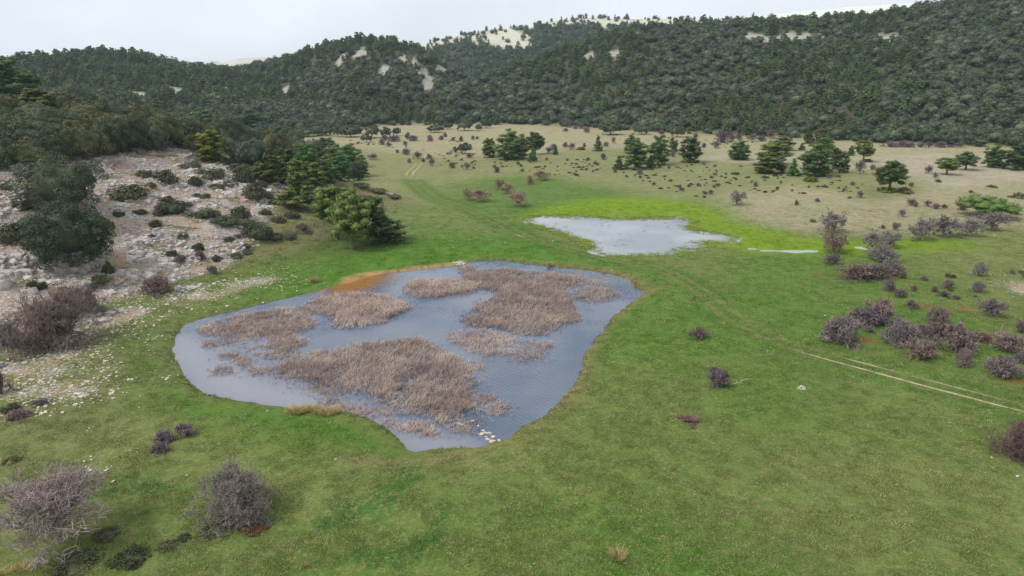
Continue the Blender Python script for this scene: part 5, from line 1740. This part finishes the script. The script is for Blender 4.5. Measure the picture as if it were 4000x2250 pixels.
for i, (u, v, w) in enumerate([(575,890,34),(610,902,52),(640,927,36),(565,925,40),(530,862,30),(830,1003,40),(872,1020,44),(905,1030,34),(945,1035,44),(975,1056,40),(1015,1070,44),(1045,1068,56),
                               (1075,1080,30),(1158,1072,52),(1196,1052,34),(1250,1017,46),(1212,994,34),(1228,993,22),(1200,918,30),(1372,862,34),(1345,890,40),(1172,675,40),(1125,1045,60),(1165,1012,56),(1110,1010,60),(1240,1028,24)]):
    poly = [(u + math.cos(a) * w * .5, v + math.sin(a) * w * .2) for a in np.arange(0, 6.28, .7)]
    reed_bed(poly, 26, .72, 'small separate reed tuft standing in the pond water', 900 + 7 * i, .12, 'separate reed tufts', 'reed_tuft')

# ------------------------------------------------------------------ small things
x, y, z, t = drop(1262, 668)
g = Geo(); tube(g, (0, 0, -.5), (.02, 0, .9), .035, .03, 6); tube(g, (.02, 0, .9), (.02, 0, .93), .03, .005, 6)
tag(link('gauge_post', g.mesh('gauge_post', [M['post']]), (float(x[0]), float(y[0]), 0)), 'thin upright wooden post standing at the far pond edge', 'post')
g = Geo(); r = np.random.default_rng(9)
p = np.array([0, 0, .05])
for k in range(6):
    e = p + [.30, r.normal() * .12, .06 * r.normal() + .03]; tube(g, p, e, .035 - .004 * k, .03 - .004 * k, 5)
    tube(g, e, e + [.15, r.normal() * .3, .12 + .1 * r.uniform()], .018, .008, 4); p = e
x, y, z, t = drop(1838, 968)
M['dead'] = plain_material('bleached_wood', (.42, .38, .33), (.55, .5, .44), 5)
tag(link('dead_branch', g.mesh('dead_branch', [M['dead']]), (float(x[0]), float(y[0]), float(z[0])), .3), 'bleached dead branch lying beside the upright oval thorn', 'branch')


# ------------------------------------------------------------------ meadow grass
def tint_material():
    m, nt, b = new_mat('grass_blades')
    a = nd(nt, 'ShaderNodeAttribute', attribute_name='icol'); a.attribute_type = 'INSTANCER'
    oi = nd(nt, 'ShaderNodeObjectInfo')
    hsv = nd(nt, 'ShaderNodeHueSaturation'); nt.links.new(rng_node(nt, oi.outputs['Random'], 0, 1, .7, 1.35), hsv.inputs['Value'])
    nt.links.new(a.outputs['Color'], hsv.inputs['Color']); nt.links.new(hsv.outputs['Color'], b.inputs['Base Color'])
    b.inputs['Roughness'].default_value = .8; b.inputs['Specular IOR Level'].default_value = .1
    return m


M['blade'] = tint_material()
n = 150000
gy = 30 * (150 / 30) ** rng.uniform(0, 1, n) ** .9
gx = rng.uniform(-.84, .84, n) * gy
gc, gr, gs = ground_col(gx, gy)
ok = (gr < .35) & (ground(gx, gy) > .06) & (sdist(gx, gy, POND, 5) > .25) & (vnoise(gx / 2.2, gy / 2.2, 161) * .6 + vnoise(gx / .8, gy / .8, 162) * .5 > .48)
gx, gy, gc, gs = gx[ok], gy[ok], gc[ok], gs[ok]
mixs = (rng.uniform(size=len(gx)) < .34 * gs)[:, None]
gcc = np.where(mixs, np.array([.32, .285, .15]), gc * rng.uniform(.7, 1.5, (len(gx), 1)))
sc_ = (.55 + 1.3 * rng.uniform(0, 1, len(gx)) ** 3) * (1 + .005 * gy)
TUFTS = []
for s in range(3):
    me_ = tuft_mesh(800 + s, 26, .17, .13, .010, M['blade'], 1.3, .5)
    TUFTS.append(me_)
tuft_obs = []
for k in range(3):
    tuft_obs.append(bpy.data.objects.new('grass_tuft', TUFTS[k]))
scatter('meadow_grass', np.c_[gx, gy, ground(gx, gy)], rng.integers(0, 3, len(gx)), np.c_[sc_ * 1.3, sc_ * 1.3, sc_], rng.uniform(0, 6.28, len(gx)), tuft_obs,
        'short tufted grass of the valley meadow', 'grass', gcc)

# grass standing in the shallow pool
lo, hi = POOL.min(0) - 4, POOL.max(0) + 4
p = rng.uniform(lo, hi, (40000, 2)); d = sdist(p[:, 0], p[:, 1], POOL, 20)
k = (d < 1.5) & (rng.uniform(size=len(d)) < .004 + .42 * sstep(-2.8, 0.6, d + 2.2 * fbm(p[:, 0], p[:, 1], 6, 3, 171)))
p = p[k]
ws = rng.uniform(.5, 1.1, len(p))
wgrass = [bpy.data.objects.new('water_grass_tuft', tuft_mesh(820 + s_, 20, .35, .22, .026, M['blade'], .9, .5)) for s_ in range(2)]
scatter('water_grass', np.c_[p, np.maximum(ground(p[:, 0], p[:, 1]), -.04)], rng.integers(0, 2, len(p)), np.c_[ws * 1.3, ws * 1.3, ws * 1.3], rng.uniform(0, 6.28, len(p)), wgrass,
        'thin yellow-green grass poking through the shallow pool', 'grass', np.tile(np.array([.24, .30, .06]), (len(p), 1)))

# ------------------------------------------------------------------ haze in the valley air
import bmesh
bm = bmesh.new(); bmesh.ops.create_cube(bm, size=1.0)
me = bpy.data.meshes.new('haze'); bm.to_mesh(me); bm.free()
mh = bpy.data.materials.new('valley_haze'); mh.use_nodes = True
nt = mh.node_tree
for q_ in list(nt.nodes): nt.nodes.remove(q_)
ho = nt.nodes.new('ShaderNodeOutputMaterial'); hv = nt.nodes.new('ShaderNodeVolumePrincipled')
hv.inputs['Color'].default_value = (0.62, 0.80, 1.0, 1)
hv.inputs['Density'].default_value = 0.00016
hv.inputs['Anisotropy'].default_value = 0.2
nt.links.new(hv.outputs['Volume'], ho.inputs['Volume'])
me.materials.append(mh)
zmin, zmax = -130.0, 420.0
hz = link('haze', me, (0, 1400, (zmin + zmax) / 2), 0, (4200, 3200, zmax - zmin))
tag(hz, 'faint bluish haze filling the valley air', 'haze', kind='stuff')
